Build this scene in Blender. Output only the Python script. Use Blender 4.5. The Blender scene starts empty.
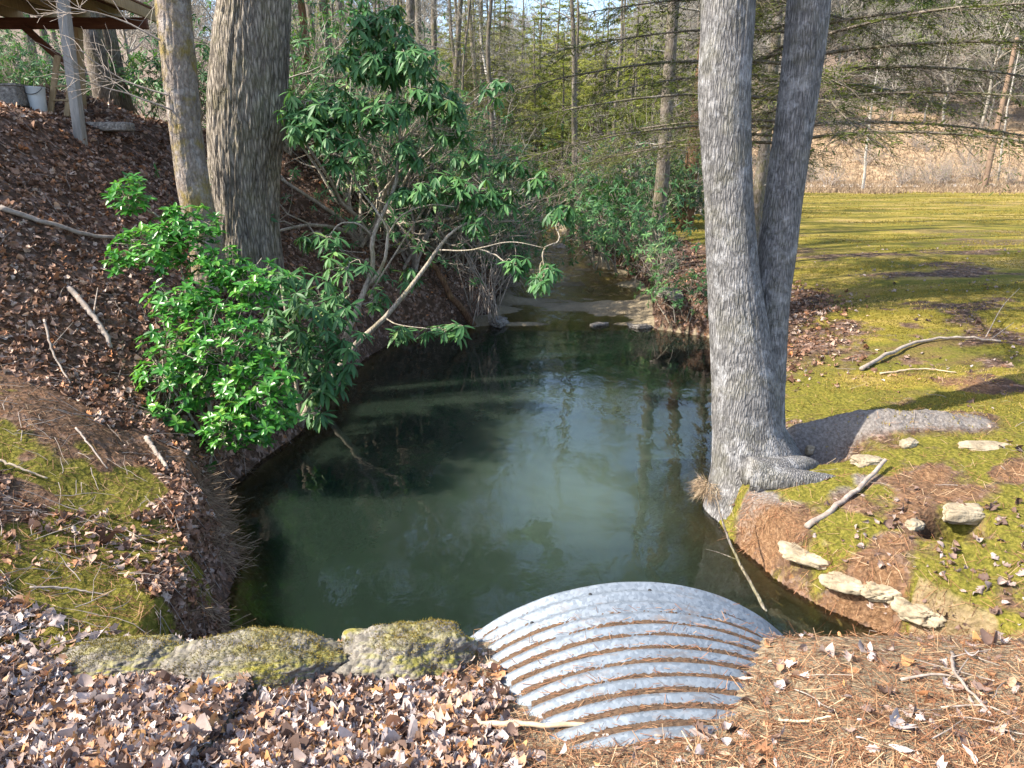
import bpy, bmesh, math, random
import numpy as np
from mathutils import Vector, Matrix
random.seed(7)
RNG = np.random.default_rng(7)
sc = bpy.context.scene
COL = sc.collection
R = math.radians
# ------------------------------------------------------------------ camera model
F = 683.0; PITCH = R(17.5); CAMZ = 3.5
cp, sp = math.cos(PITCH), math.sin(PITCH)
def ray(px, py):
    u = (px-512)/F; v = (384-py)/F
    return np.array([u, cp+v*sp, -sp+v*cp])
def P(px, py, Y=None, z=None):
    d = ray(px, py)
    t = Y/d[1] if Y is not None else (z-CAMZ)/d[2]
    return np.array([0, 0, CAMZ])+d*t
def project(x, y, z):
    zc = y*cp-(z-CAMZ)*sp
    yc = y*sp+(z-CAMZ)*cp
    zc = np.where(zc < .05, .05, zc)
    return 512+F*x/zc, 384-F*yc/zc
# ------------------------------------------------------------------ noise
def _h(ix, iy, iz, seed):
    n = (ix*374761393+iy*668265263+iz*1440662683+seed*974634777) & 0xFFFFFFFF
    n = ((n ^ (n >> 13))*1274126177) & 0xFFFFFFFF
    n = n ^ (n >> 16)
    return (n & 0xFFFF)/65535.0
def vnoise(x, y, z=0.0, seed=0):
    x, y, z = np.broadcast_arrays(np.asarray(x, float), np.asarray(y, float), np.asarray(z, float))
    fx, fy, fz = np.floor(x), np.floor(y), np.floor(z)
    ix, iy, iz = fx.astype(np.int64), fy.astype(np.int64), fz.astype(np.int64)
    u, v, w = x-fx, y-fy, z-fz
    u, v, w = u*u*(3-2*u), v*v*(3-2*v), w*w*(3-2*w)
    def c(a, b, d): return _h(ix+a, iy+b, iz+d, seed)
    x00 = c(0,0,0)*(1-u)+c(1,0,0)*u; x10 = c(0,1,0)*(1-u)+c(1,1,0)*u
    x01 = c(0,0,1)*(1-u)+c(1,0,1)*u; x11 = c(0,1,1)*(1-u)+c(1,1,1)*u
    y0 = x00*(1-v)+x10*v; y1 = x01*(1-v)+x11*v
    return y0*(1-w)+y1*w
def fbm(x, y, z=0.0, seed=0, o=4):
    s = 0; a = .5; t = 0
    x = np.asarray(x, float); y = np.asarray(y, float); z = np.asarray(z, float)
    for i in range(o):
        s = s+a*vnoise(x*2**i, y*2**i, z*2**i, seed+i*17); t += a; a *= .5
    return s/t
def sst(a, b, x):
    t = np.clip((np.asarray(x, float)-a)/(b-a), 0, 1); return t*t*(3-2*t)
# ------------------------------------------------------------------ terrain function
SLy = [0, 4.5, 5, 5.7, 6.3, 7.07, 8, 9, 10, 12, 13.8, 15, 17, 19, 22, 27, 35, 50, 70, 200]
SLx = [-2.1, -2.2, -2.44, -2.6, -2.95, -3.3, -3.1, -2.95, -2.95, -2.9, -2.64, -1.3, -.5, -.33, -.1, .2, .9, 1.6, 2.4, 6]
SRy = [0, 3.3, 4.2, 4.47, 4.85, 5.36, 6, 6.6, 7.5, 9, 11.9, 13, 13.8, 14.6, 15.3, 17, 19.6, 22, 27, 35, 50, 70, 200]
SRx = [4.2, 3.8, 3.25, 3.02, 2.64, 2.33, 2.15, 2.2, 2.45, 3.0, 3.7, 4.6, 5.0, 4.2, 3.3, 3.6, 4.0, 3.8, 2.9, 2.9, 3.1, 4.0, 9]
Wy = [0, 16, 18, 20, 24, 28, 36, 50, 80, 200]
Wz = [0, 0, .05, .13, .3, .5, .85, 1.2, 2.2, 7]
def shoreL(y): return np.interp(y, SLy, SLx)+.10*(fbm(y*1.6, 3.3, seed=5)-.5)*2
def shoreR(y): return np.interp(y, SRy, SRx)+.06*(fbm(y*2.2, 9.3, seed=6)-.5)*2
def water_z(y): return np.interp(y, Wy, Wz)
PIPE_C = np.array([.72, 3.74]); PIPE_R = 1.5; PIPE_YAW = R(3.5); PIPE_TOP = 1.0
def pipe_w(x, y):   # lateral offset from the pipe axis and distance along it
    dx, dy = x-PIPE_C[0], y-PIPE_C[1]
    c, s = math.cos(PIPE_YAW), math.sin(PIPE_YAW)
    return dx*c+dy*s, -dx*s+dy*c
HOLE = P(953, 533, z=.60)
RID_A = P(806, 418, z=.85); RID_B = P(965, 418, z=.9)
HOL = P(812, 448, z=.6)
def seg_dist(x, y, a, b):
    ax, ay = a[0], a[1]; bx, by = b[0]-ax, b[1]-ay
    t = np.clip(((x-ax)*bx+(y-ay)*by)/(bx*bx+by*by), 0, 1)
    return np.hypot(x-ax-t*bx, y-ay-t*by), t
def ground(x, y, fine=True):
    x = np.asarray(x, float); y = np.asarray(y, float)
    L, Rr, W = shoreL(y), shoreR(y), water_z(y)
    dl, dr = L-x, x-Rr
    din = np.minimum(-dl, -dr)
    big = fbm(x*.35, y*.35, seed=11)-.5
    # left bank
    sl = np.interp(y, [0, 4, 5, 6.5, 7.5, 9, 11, 14, 20, 30, 60], [.25, .3, .4, .55, .85, .95, 1.0, 1.0, .6, .42, .3])
    d = np.maximum(dl, 0)
    zl = W+.5*sst(0, .35, d)+sl*(np.minimum(d, 3.9))*(1+.18*big)+.10*np.clip(d-3.9, 0, 7)+.22*np.maximum(d-11, 0)*sst(4, 16, y)
    zl = zl+.22*big*sst(.2, 1.5, d)
    # right bank and field
    d = np.maximum(dr, 0)
    zr = W*np.exp(-d/5)+(.40+.25*sst(9, 13, y))*sst(0, .20, d)+.65*(1-np.exp(-d/2.5))+.006*np.clip(y, 0, 70)
    zr = zr+.28*big*sst(.5, 3, d)*np.exp(-y/30)
    ang = x/np.maximum(y, 20.); s = sst(.07, .30, ang); yc = 190-np.log1p(np.exp((190-np.clip(y, -100, 700))/12))*12
    hill = s*(.07*np.clip(yc-58, 0, 8)+.30*np.clip(yc-66, 0, 24)+.40*np.maximum(yc-90, 0))+(1-s)*(.085*np.maximum(yc-70, 0))
    hill = hill*(1+.25*(fbm(x*.03, y*.03, seed=21)-.5))
    # bed
    dep = np.interp(y, [0, 14.4, 15.6, 18, 21, 30, 80], [.95, .9, .14, .10, .16, .2, .2])
    wid = np.where((-dr < -dl) & (y < 8), 1.9, .9)
    bed = W-dep*np.clip(sst(0, wid, din), 0, 1)**.8-.02
    bar = sst(15.2, 15.9, y)*(1-sst(18.5, 20, y))
    bed = bed+bar*.40*(fbm(x*.7, y*1.9, seed=31)-.12)
    bed = bed+sst(19, 21, y)*.55*(fbm(x*1.2, y*1.6, seed=33)-.31)
    z = np.where(dl > 0, zl, np.where(dr > 0, zr, bed))+hill
    # banks: hollow, ridge and burrow on the right
    near = (y < 14) & (x > 0)
    dd, t = seg_dist(x, y, RID_A, RID_B)
    z = z+np.where(near, .30*np.exp(-(dd/.22)**2)*np.sqrt(np.clip(1-t,0.05,1))*(dr > .2), 0)
    z = z-np.where(near, .52*np.exp(-(((x-HOL[0])/.38)**2+((y-HOL[1])/.3)**2)), 0)
    z = z-np.where(near, .85*np.exp(-(((x-HOLE[0])/.25)**2+((y-HOLE[1])/.16)**2)**3), 0)
    # embankment over the culvert
    ze = .985-.255*np.clip(y-2.5, 0, 1.1)+.10*sst(2.55, 2.3, y)+.22*np.maximum(-2.3-x, 0)+.13*np.clip(x-.72, -.5, .9)*(np.abs(x-.8) < 2.2)*sst(3.7, 2.9, y)+.03*sst(1.3, 1.6, x)+.05*(fbm(x*1.5, y*1.5, seed=41)-.5)*(1-.7*(np.abs(x-.7) < 1.1))
    edge = 3.52+.12*(fbm(x*1.7, 2.2, seed=42)-.5)
    ze = ze-1.9*sst(0, .22, y-edge)-1.4*np.maximum(y-edge-.2, 0)
    w, s_ = pipe_w(x, y)
    pz = -.5+np.sqrt(np.maximum(PIPE_R**2-w*w, .0))
    z = np.maximum(z, ze)
    if fine:
        a = np.where(din > 0, .3, 1.0)*np.clip(1-y/60, .15, 1)
        field = sst(1.2, 2.5, dr)*sst(8, 12, y)
        a = a*(1-.75*field)
        z = z+a*(.085*(fbm(x*2.3, y*2.3, seed=51)-.5)+.05*(fbm(x*7, y*7, seed=52, o=3)-.5)+.018*(vnoise(x*26, y*26, seed=53)-.5))
    return z
def masks(x, y):
    x = np.asarray(x, float); y = np.asarray(y, float)
    L, Rr = shoreL(y), shoreR(y); dl, dr = L-x, x-Rr; din = np.minimum(-dl, -dr)
    emb = 1-sst(3.5, 3.75, y)
    n1 = fbm(x*.9+3, y*.9, seed=61); n2 = fbm(x*2.1, y*2.1, seed=62); n3 = fbm(x*.28, y*.55, seed=63)
    left = sst(.05, .2, dl)*(1-emb); right = sst(-.08, .0, dr)*(1-emb)
    field = right*sst(.6, 2.6, dr+1.2*(n1-.5))*sst(6.2, 9.5, y)*(1-sst(56, 60, y+8*(n3-.5)))
    gate = sst(.38, .52, fbm(x*.5+5, y*1.0, seed=64)*.6+n2*.4)
    gate = gate*(1-sst(14, 30, y))+sst(14, 30, y)*(.35+.65*sst(.36, .50, fbm(x*.07, y*.38, seed=65)))  # dark bands over the far field, coloured to resemble tree shadows
    field = np.where(x > 0, field, 0); fieldg = field*(.30+.70*gate)
    dry = right*sst(54, 59, y+10*(n3-.5))*sst(4, 14, x)*(1-.8*sst(76, 100, y+20*(n3-.5)))
    nearR = right*(1-sst(8, 12, y))
    moss = nearR*sst(.36, .56, n1*.5+n2*.5)*.8+left*np.maximum(sst(.53, .64, n1*.4+n2*.6), .9*sst(.36, .5, n2)*sst(4.9, 4.3, y+.6*(x+2.6)))*(1-sst(5.2, 8, y))*.95
    moss = np.maximum(moss, emb*(x > 1.3)*sst(.42, .58, n2*.5+n1*.5)*sst(2.3, 3.1, y)*.9)
    moss = np.maximum(moss, emb*(x < -.9)*sst(3.1, 3.4, y)*.9)
    needle = np.maximum(left*(1-sst(6, 12, y))*.45, nearR*(1-moss)*sst(4.6, 3.4, dr+n1)*.62, emb*sst(-.5, .25, x+.5*(n1-.5))*(1-moss))
    silt = sst(-.02, .12, din)
    clay = right*(1-sst(.12, .34, dr+.2*(n1-.5)))*sst(.48, .56, n2)*(1-sst(6.2, 6.6, y))*.6
    dd, t = seg_dist(x, y, RID_A, RID_B)
    grey = np.where((x > 0) & (y < 14), np.exp(-(dd/.3)**2), 0)  # grey along the ridge paints in the twin trunk's cast shadow
    hol = np.where((x > 0) & (y < 14), np.exp(-(((x-HOL[0])/.42)**2+((y-HOL[1])/.34)**2)), 0)
    grey = np.maximum(grey, hol)
    moss = moss*(1-np.clip(grey*1.3, 0, 1)); needle = needle*(1-np.clip(grey, 0, 1))
    grey = np.maximum(grey, .9*np.exp(-(((x-2.9)/.75)**2+((y-6.1)/.45)**2)))
    litter = np.clip(left+emb*sst(.5, -.3, x)+right*(1-field)*(1-dry)*sst(8, 11, y), 0, 1)
    duff = sst(24, 60, y+8*(n1-.5))*(1-field)
    return dict(duff=duff, fieldg=fieldg, moss=moss, needle=needle, silt=silt, field=field, dry=dry, clay=clay, grey=grey, litter=litter, dl=dl, dr=dr, din=din, emb=emb)
# ------------------------------------------------------------------ mesh building
class MB:
    def __init__(s): s.v = []; s.q = []; s.t = []; s.a = []; s.n = 0
    def add(s, v, q=None, t=None, tint=.5):
        v = np.asarray(v, float).reshape(-1, 3)
        s.v.append(v)
        a = np.broadcast_to(np.asarray(tint, float), (len(v),)) if np.ndim(tint) == 0 else np.asarray(tint, float)
        s.a.append(a)
        if q is not None and len(q): s.q.append(np.asarray(q, np.int64).reshape(-1, 4)+s.n)
        if t is not None and len(t): s.t.append(np.asarray(t, np.int64).reshape(-1, 3)+s.n)
        s.n += len(v)
    def mesh(s, name, mat, smooth=True, attrs=None):
        me = bpy.data.meshes.new(name)
        v = np.concatenate(s.v) if s.v else np.zeros((0, 3))
        q = np.concatenate(s.q) if s.q else np.zeros((0, 4), np.int64)
        t = np.concatenate(s.t) if s.t else np.zeros((0, 3), np.int64)
        me.vertices.add(len(v)); me.vertices.foreach_set('co', v.astype(np.float32).ravel())
        loops = np.concatenate([q.ravel(), t.ravel()]).astype(np.int32)
        me.loops.add(len(loops)); me.loops.foreach_set('vertex_index', loops)
        n = len(q)+len(t)
        me.polygons.add(n)
        st = np.concatenate([np.arange(len(q))*4, len(q)*4+np.arange(len(t))*3]).astype(np.int32)
        me.polygons.foreach_set('loop_start', st)
        me.polygons.foreach_set('use_smooth', np.full(n, smooth, bool))
        me.update(calc_edges=True)
        at = me.attributes.new('tint', 'FLOAT', 'POINT')
        at.data.foreach_set('value', np.concatenate(s.a).astype(np.float32) if s.a else [])
        for k, val in (attrs or {}).items():
            at = me.attributes.new(k, 'FLOAT', 'POINT'); at.data.foreach_set('value', np.asarray(val, np.float32).ravel())
        me.materials.append(mat)
        return me
    def build(s, name, mat, parent=None, smooth=True, attrs=None, origin=None):
        me = s.mesh(name, mat, smooth, attrs)
        o = bpy.data.objects.new(name, me); COL.objects.link(o)
        if parent is not None: o.parent = parent
        if origin is not None:
            me.transform(Matrix.Translation(-Vector(origin))); o.location = origin
        return o
def tag(o, label=None, cat=None, group=None, kind=None):
    if label: o['label'] = label
    if cat: o['category'] = cat
    if group: o['group'] = group
    if kind: o['kind'] = kind
    return o
def empty(name, loc, label, cat, group=None):
    o = bpy.data.objects.new(name, None); COL.objects.link(o); o.location = loc
    o.empty_display_size = .2
    return tag(o, label, cat, group)
def copy_thing(src, loc, rz=0, s=1, label=None, group=None, tilt=(0, 0)):
    r = src.copy(); COL.objects.link(r)
    r.location = loc; r.rotation_euler = (tilt[0], tilt[1], rz); r.scale = (s, s, s) if np.ndim(s) == 0 else s
    if label: r['label'] = label
    if group: r['group'] = group
    for ch in list(src.children):
        c = ch.copy(); COL.objects.link(c); c.parent = r
        for g in list(ch.children):
            e = g.copy(); COL.objects.link(e); e.parent = c
    return r
def place(o, loc, rz=0, s=1, tilt=(0, 0)):
    o.location = loc; o.rotation_euler = (tilt[0], tilt[1], rz); o.scale = (s, s, s)
    return o
def smooth_path(pts, n):
    pts = np.asarray(pts, float)
    if len(pts) < 3:
        t = np.linspace(0, 1, n)[:, None]; return pts[0]*(1-t)+pts[-1]*t
    k = len(pts); ext = np.vstack([2*pts[0]-pts[1], pts, 2*pts[-1]-pts[-2]])
    out = []
    for u in np.linspace(0, k-1-1e-6, n):
        i = int(u); f = u-i; p0, p1, p2, p3 = ext[i:i+4]
        out.append(.5*((2*p1)+(-p0+p2)*f+(2*p0-5*p1+4*p2-p3)*f*f+(-p0+3*p1-3*p2+p3)*f**3))
    return np.array(out)
def frames(path):
    T = np.gradient(path, axis=0); T /= np.linalg.norm(T, axis=1)[:, None]+1e-9
    ref = np.array([0, 1, 0]) if abs(T[0][1]) < .9 else np.array([1, 0, 0])
    n = np.cross(T[0], np.cross(ref, T[0])); n /= np.linalg.norm(n)
    N = [n]
    for i in range(1, len(path)):
        n = n-T[i]*np.dot(n, T[i]); n /= np.linalg.norm(n)+1e-9; N.append(n)
    N = np.array(N); return T, N, np.cross(T, N)
def tube(mb, path, radii, k=5, tint=.5, cap=True, rfun=None):
    path = np.asarray(path, float); n = len(path)
    radii = np.broadcast_to(np.asarray(radii, float), (n,))
    T, N, B = frames(path)
    th = np.arange(k)*2*math.pi/k
    rr = radii[:, None]*np.ones(k)[None]
    if rfun is not None: rr = rfun(rr, th, path, T, N, B)
    v = path[:, None]+rr[..., None]*(np.cos(th)[None, :, None]*N[:, None]+np.sin(th)[None, :, None]*B[:, None])
    i = np.arange(n-1)[:, None]*k; j = np.arange(k)[None]; j2 = (j+1) % k
    q = np.stack([i+j, i+j2, i+k+j2, i+k+j], -1).reshape(-1, 4)
    tri = None
    vv = v.reshape(-1, 3)
    if cap:
        vv = np.vstack([vv, path[-1]+T[-1]*radii[-1]*.5, path[0]])
        e = n*k; jj = np.arange(k); a = (n-1)*k
        tri = np.vstack([np.stack([a+jj, a+(jj+1) % k, np.full(k, e)], -1), np.stack([(jj+1) % k, jj, np.full(k, e+1)], -1)])
    tt = tint if np.ndim(tint) == 0 else np.concatenate([np.repeat(tint, k), [tint[-1], tint[0]] if cap else []])
    mb.add(vv, q, tri, tt)
def box(mb, c, s, rot=None, tint=.5, bev=.0):
    s = np.asarray(s, float)/2
    b = min(bev, .4*min(s))
    if b <= 0:
        v = np.array([[x, y, z] for x in (-1, 1) for y in (-1, 1) for z in (-1, 1)], float)*s
        q = [[0, 1, 3, 2], [4, 6, 7, 5], [0, 4, 5, 1], [2, 3, 7, 6], [0, 2, 6, 4], [1, 5, 7, 3]]
        t = None
    else:
        bm = bmesh.new(); bmesh.ops.create_cube(bm, size=1)
        for vv in bm.verts: vv.co = Vector((vv.co.x*2*s[0], vv.co.y*2*s[1], vv.co.z*2*s[2]))
        bmesh.ops.bevel(bm, geom=list(bm.edges), offset=b, segments=2, affect='EDGES', profile=.5)
        v = np.array([vv.co[:] for vv in bm.verts]); bm.verts.index_update()
        q = [[x.index for x in f.verts] for f in bm.faces if len(f.verts) == 4]; t = [[x.index for x in f.verts] for f in bm.faces if len(f.verts) == 3]
        bm.free()
    if rot is not None: v = v@np.array(rot).T
    mb.add(v+np.asarray(c), q, t, tint)
def beam(mb, a, b, w, h, tint=.5, bev=.006):
    a, b = np.asarray(a, float), np.asarray(b, float); d = b-a; L = np.linalg.norm(d); d = d/L
    up = np.array([0, 0, 1.]) if abs(d[2]) < .9 else np.array([0, 1., 0])
    s = np.cross(up, d); s /= np.linalg.norm(s); u = np.cross(d, s)
    box(mb, (a+b)/2, (L, w, h), rot=np.stack([d, s, u], 1), tint=tint, bev=bev)
_ico = {}
def ico(sub):
    if sub not in _ico:
        bm = bmesh.new(); bmesh.ops.create_icosphere(bm, subdivisions=sub, radius=1); bm.verts.index_update()
        _ico[sub] = (np.array([v.co[:] for v in bm.verts]), np.array([[x.index for x in f.verts] for f in bm.faces])); bm.free()
    return _ico[sub]
def rock(mb, c, s, seed=0, sub=4, rough=.35, rz=0, flat=.0):
    v, t = ico(sub)
    n = v.copy()
    r = 1+rough*(fbm(n[:, 0]*1.3+seed*7.1, n[:, 1]*1.3, n[:, 2]*1.3, seed=seed)-.5)*2+.10*(fbm(n[:, 0]*5, n[:, 1]*5, n[:, 2]*5, seed=seed+3)-.5)
    v = n*r[:, None]
    v = np.sign(v)*np.abs(v)**(1-.25*flat)
    v = v*np.asarray(s)
    c_, s_ = math.cos(rz), math.sin(rz)
    v = np.stack([v[:, 0]*c_-v[:, 1]*s_, v[:, 0]*s_+v[:, 1]*c_, v[:, 2]], 1)
    mb.add(v+np.asarray(c), None, t, .5)
# leaf template: folded, pointed blade along +Y, normal +Z
def leaf_tpl(w=.25, fold=.12, droop=.15, kind='lance'):
    if kind == 'lance':
        prof = [(0, .0), (.22, .62), (.5, 1.0), (.78, .74)]
    elif kind == 'oval':
        prof = [(0, .0), (.22, .8), (.52, 1.0), (.80, .66)]
    else:
        prof = [(0, .0), (.3, .85), (.55, 1.0), (.8, .7)]
    v = [[0, 0, 0]]; 
    for y, k in prof[1:]:
        zz = -droop*y*y
        v += [[-w/2*k, y, zz+fold*w*k], [0, y, zz], [w/2*k, y, zz+fold*w*k]]
    v.append([0, 1, -droop])
    q = []; t = [[0, 2, 1], [0, 3, 2]]
    for i in range(2):
        a = 1+3*i; b = a+3
        q += [[a, a+1, b+1, b], [a+1, a+2, b+2, b+1]]
    t += [[7, 8, 10], [8, 9, 10]]
    return np.array(v, float), np.array(q), np.array(t)
def basis(dirs, ups):
    d = dirs/(np.linalg.norm(dirs, axis=1)[:, None]+1e-9)
    s = np.cross(d, ups); s /= np.linalg.norm(s, axis=1)[:, None]+1e-9
    u = np.cross(s, d)
    return np.stack([s, d, u], 2)      # columns: X side, Y along, Z normal
def scatter_tpl(mb, tpl, pos, M, scale, tint, warp=None):
    v, q, t = tpl; n = len(pos); k = len(v)
    V = np.broadcast_to(v, (n, k, 3)).copy()
    if warp is not None: V = warp(V)
    V = V*np.asarray(scale).reshape(n, 1, -1)
    V = np.einsum('nij,nkj->nki', M, V)+pos[:, None]
    off = (np.arange(n)*k)[:, None, None]
    Q = (q[None]+off).reshape(-1, 4) if q is not None and len(q) else None
    Tt = (t[None]+off).reshape(-1, 3) if t is not None and len(t) else None
    mb.add(V.reshape(-1, 3), Q, Tt, np.repeat(tint, k))
LANCE = leaf_tpl(.24, .15, .20); OVAL = leaf_tpl(.42, .2, .10, 'oval'); DEAD = None
BLADE = (np.array([[-.5, 0, 0], [.5, 0, 0], [.0, 1, 0.]]), None, np.array([[0, 1, 2]]))
NEED = (np.array([[-.5, 0, 0], [.5, 0, 0], [.5, 1, 0], [-.5, 1, 0.]]), np.array([[0, 1, 2, 3]]), None)
def rand_dirs(n):
    v = RNG.normal(size=(n, 3)); return v/np.linalg.norm(v, axis=1)[:, None]
def whorls(mb, pos, axis, n_leaf=9, length=.16, droop=.5, tpl=LANCE, tintbase=None):
    n = len(pos); m = n_leaf
    ax = axis/(np.linalg.norm(axis, axis=1)[:, None]+1e-9)
    ref = np.where(np.abs(ax[:, 2:3]) < .9, np.array([[0, 0, 1.]]), np.array([[1., 0, 0]]))
    s = np.cross(ax, ref); s /= np.linalg.norm(s, axis=1)[:, None]; u = np.cross(ax, s)
    ph = (np.arange(m)[None]*2*math.pi/m+RNG.uniform(0, 6.28, (n, 1))+RNG.normal(0, .25, (n, m)))[..., None]
    el = RNG.normal(.25, .3, (n, m))[..., None]
    d = np.cos(el)*(np.cos(ph)*s[:, None]+np.sin(ph)*u[:, None])+np.sin(el)*ax[:, None]
    d = d+np.array([0, 0, -1.])*RNG.uniform(.3, 1.3, (n, m, 1))*droop
    d = d.reshape(-1, 3)
    up = np.repeat(ax, m, 0)+RNG.normal(0, .25, (n*m, 3))+np.array([0, 0, .3])
    tb = RNG.uniform(0, 1, n) if tintbase is None else tintbase
    tint = np.clip(np.repeat(tb, m)*.6+RNG.uniform(0, .4, n*m), 0, 1)
    L = length*RNG.uniform(.65, 1.15, n*m)
    keep = RNG.random(n*m) < .92
    scatter_tpl(mb, tpl, np.repeat(pos, m, 0)[keep], basis(d, up)[keep], L[keep], tint[keep])
# ------------------------------------------------------------------ materials
class NT:
    def __init__(s, name):
        s.m = bpy.data.materials.new(name); s.m.use_nodes = True; s.t = s.m.node_tree; s.t.nodes.clear()
        s.out = s.n('ShaderNodeOutputMaterial')
    def n(s, typ, **kw):
        nd = s.t.nodes.new(typ)
        for k, v in kw.items(): setattr(nd, k, v)
        return nd
    def l(s, a, b): s.t.links.new(a, b)
    def val(s, sock, v):
        if hasattr(v, 'is_linked') or isinstance(v, bpy.types.NodeSocket): s.l(v, sock)
        else: sock.default_value = v
    def noise(s, vec, scale, detail=4, rough=.6, dist=0):
        nd = s.n('ShaderNodeTexNoise'); nd.inputs['Scale'].default_value = scale; nd.inputs['Detail'].default_value = detail
        nd.inputs['Roughness'].default_value = rough; nd.inputs['Distortion'].default_value = dist
        s.l(vec, nd.inputs['Vector']); return nd.outputs['Fac']
    def mapping(s, vec, scale):
        nd = s.n('ShaderNodeMapping'); nd.inputs['Scale'].default_value = scale; s.l(vec, nd.inputs['Vector']); return nd.outputs[0]
    def ramp(s, fac, stops):
        nd = s.n('ShaderNodeValToRGB'); e = nd.color_ramp.elements
        while len(e) < len(stops): e.new(.5)
        for el, (p, c) in zip(e, stops):
            el.position = p; el.color = (*c, 1) if len(c) == 3 else c
        s.l(fac, nd.inputs[0]); return nd.outputs[0]
    def math(s, op, a, b=None, c=None, clamp=False):
        nd = s.n('ShaderNodeMath', operation=op, use_clamp=clamp)
        for i, v in enumerate((a, b, c)):
            if v is not None: s.val(nd.inputs[i], v)
        return nd.outputs[0]
    def mix(s, fac, a, b, mode='MIX'):
        nd = s.n('ShaderNodeMix', data_type='RGBA', blend_type=mode)
        s.val(nd.inputs[0], fac)
        for i, v in ((6, a), (7, b)):
            if isinstance(v, tuple): nd.inputs[i].default_value = (*v, 1)
            else: s.l(v, nd.inputs[i])
        return nd.outputs[2]
    def attr(s, name): return s.n('ShaderNodeAttribute', attribute_name=name).outputs['Fac']
    def obj(s): return s.n('ShaderNodeTexCoord').outputs['Object']
    def pos(s): return s.n('ShaderNodeNewGeometry').outputs['Position']
    def bump(s, h, strength=.5, dist=.02):
        nd = s.n('ShaderNodeBump'); nd.inputs['Strength'].default_value = strength; nd.inputs['Distance'].default_value = dist
        s.l(h, nd.inputs['Height']); return nd.outputs[0]
    def pbr(s, col, rough=.8, normal=None, metal=0, spec=.3):
        b = s.n('ShaderNodeBsdfPrincipled'); s.val(b.inputs['Base Color'], (*col, 1) if isinstance(col, tuple) else col)
        s.val(b.inputs['Roughness'], rough); s.val(b.inputs['Metallic'], metal); b.inputs['Specular IOR Level'].default_value = spec
        if normal is not None: s.l(normal, b.inputs['Normal'])
        return b
    def done(s, sh):
        s.l(sh, s.out.inputs['Surface']); return s.m
def leaf_mat(name, stops, rough=.4, trans=.25, spec=.5):
    t = NT(name); c = t.ramp(t.attr('tint'), stops)
    n = t.noise(t.pos(), 9, 2)
    c = t.mix(.35, c, t.ramp(n, [(.3, (.45, .45, .45)), (.7, (1.35, 1.35, 1.3))]), 'MULTIPLY')
    b = t.pbr(c, rough, spec=spec)
    tr = t.n('ShaderNodeBsdfTranslucent'); t.l(t.mix(1, c, (1.3, 1.35, .7), 'MULTIPLY'), tr.inputs[0])
    mx = t.n('ShaderNodeMixShader'); mx.inputs[0].default_value = trans; t.l(b.outputs[0], mx.inputs[1]); t.l(tr.outputs[0], mx.inputs[2])
    return t.done(mx.outputs[0])
def bark_mat(name, dark, light, moss=None, moss_amt=.0, lichen=None, lichen_amt=0, scale=1, bump=.6, crack=(9, 9, 1.6), vw=1.6):
    t = NT(name); o = t.obj()
    st = t.mapping(o, crack)
    n1 = t.noise(st, 1.6*scale, 6, .65, .6); n2 = t.noise(o, 2.2*scale, 4, .6); n3 = t.noise(o, 40, 3, .6)
    vor = t.n('ShaderNodeTexVoronoi', feature='DISTANCE_TO_EDGE'); vor.inputs['Scale'].default_value = 2.2*scale
    wob = t.mix(.12, st, t.n('ShaderNodeTexNoise').outputs['Color'])
    t.l(wob, vor.inputs['Vector'])
    h = t.math('ADD', t.math('MULTIPLY', n1, .8+.22*(1.6-vw)), t.math('MULTIPLY', t.math('MINIMUM', vor.outputs[0], .25), vw))
    c = t.ramp(h, [(.25, dark), (.62, tuple((a+b)/2 for a, b in zip(dark, light))), (.95, light)])
    c = t.mix(.5, c, t.ramp(n2, [(.32, (.42, .42, .43)), (.68, (1.3, 1.28, 1.26))]), 'MULTIPLY')
    c = t.mix(.3, c, t.ramp(n3, [(.3, (.5, .5, .5)), (.7, (1.4, 1.4, 1.4))]), 'MULTIPLY')
    if lichen:
        f = t.math('MULTIPLY', t.ramp(t.noise(o, 5.5, 6, .7), [(.52, (0, 0, 0)), (.62, (1, 1, 1))]), lichen_amt); c = t.mix(f, c, lichen)
    if moss:
        f = t.math('MULTIPLY', t.ramp(t.noise(o, 3.1, 6, .7), [(.48, (0, 0, 0)), (.62, (1, 1, 1))]), moss_amt); c = t.mix(f, c, moss)
    return t.done(t.pbr(c, .9, t.bump(t.math('ADD', h, t.math('MULTIPLY', n3, .25)), bump, .03), spec=.15).outputs[0])
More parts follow.
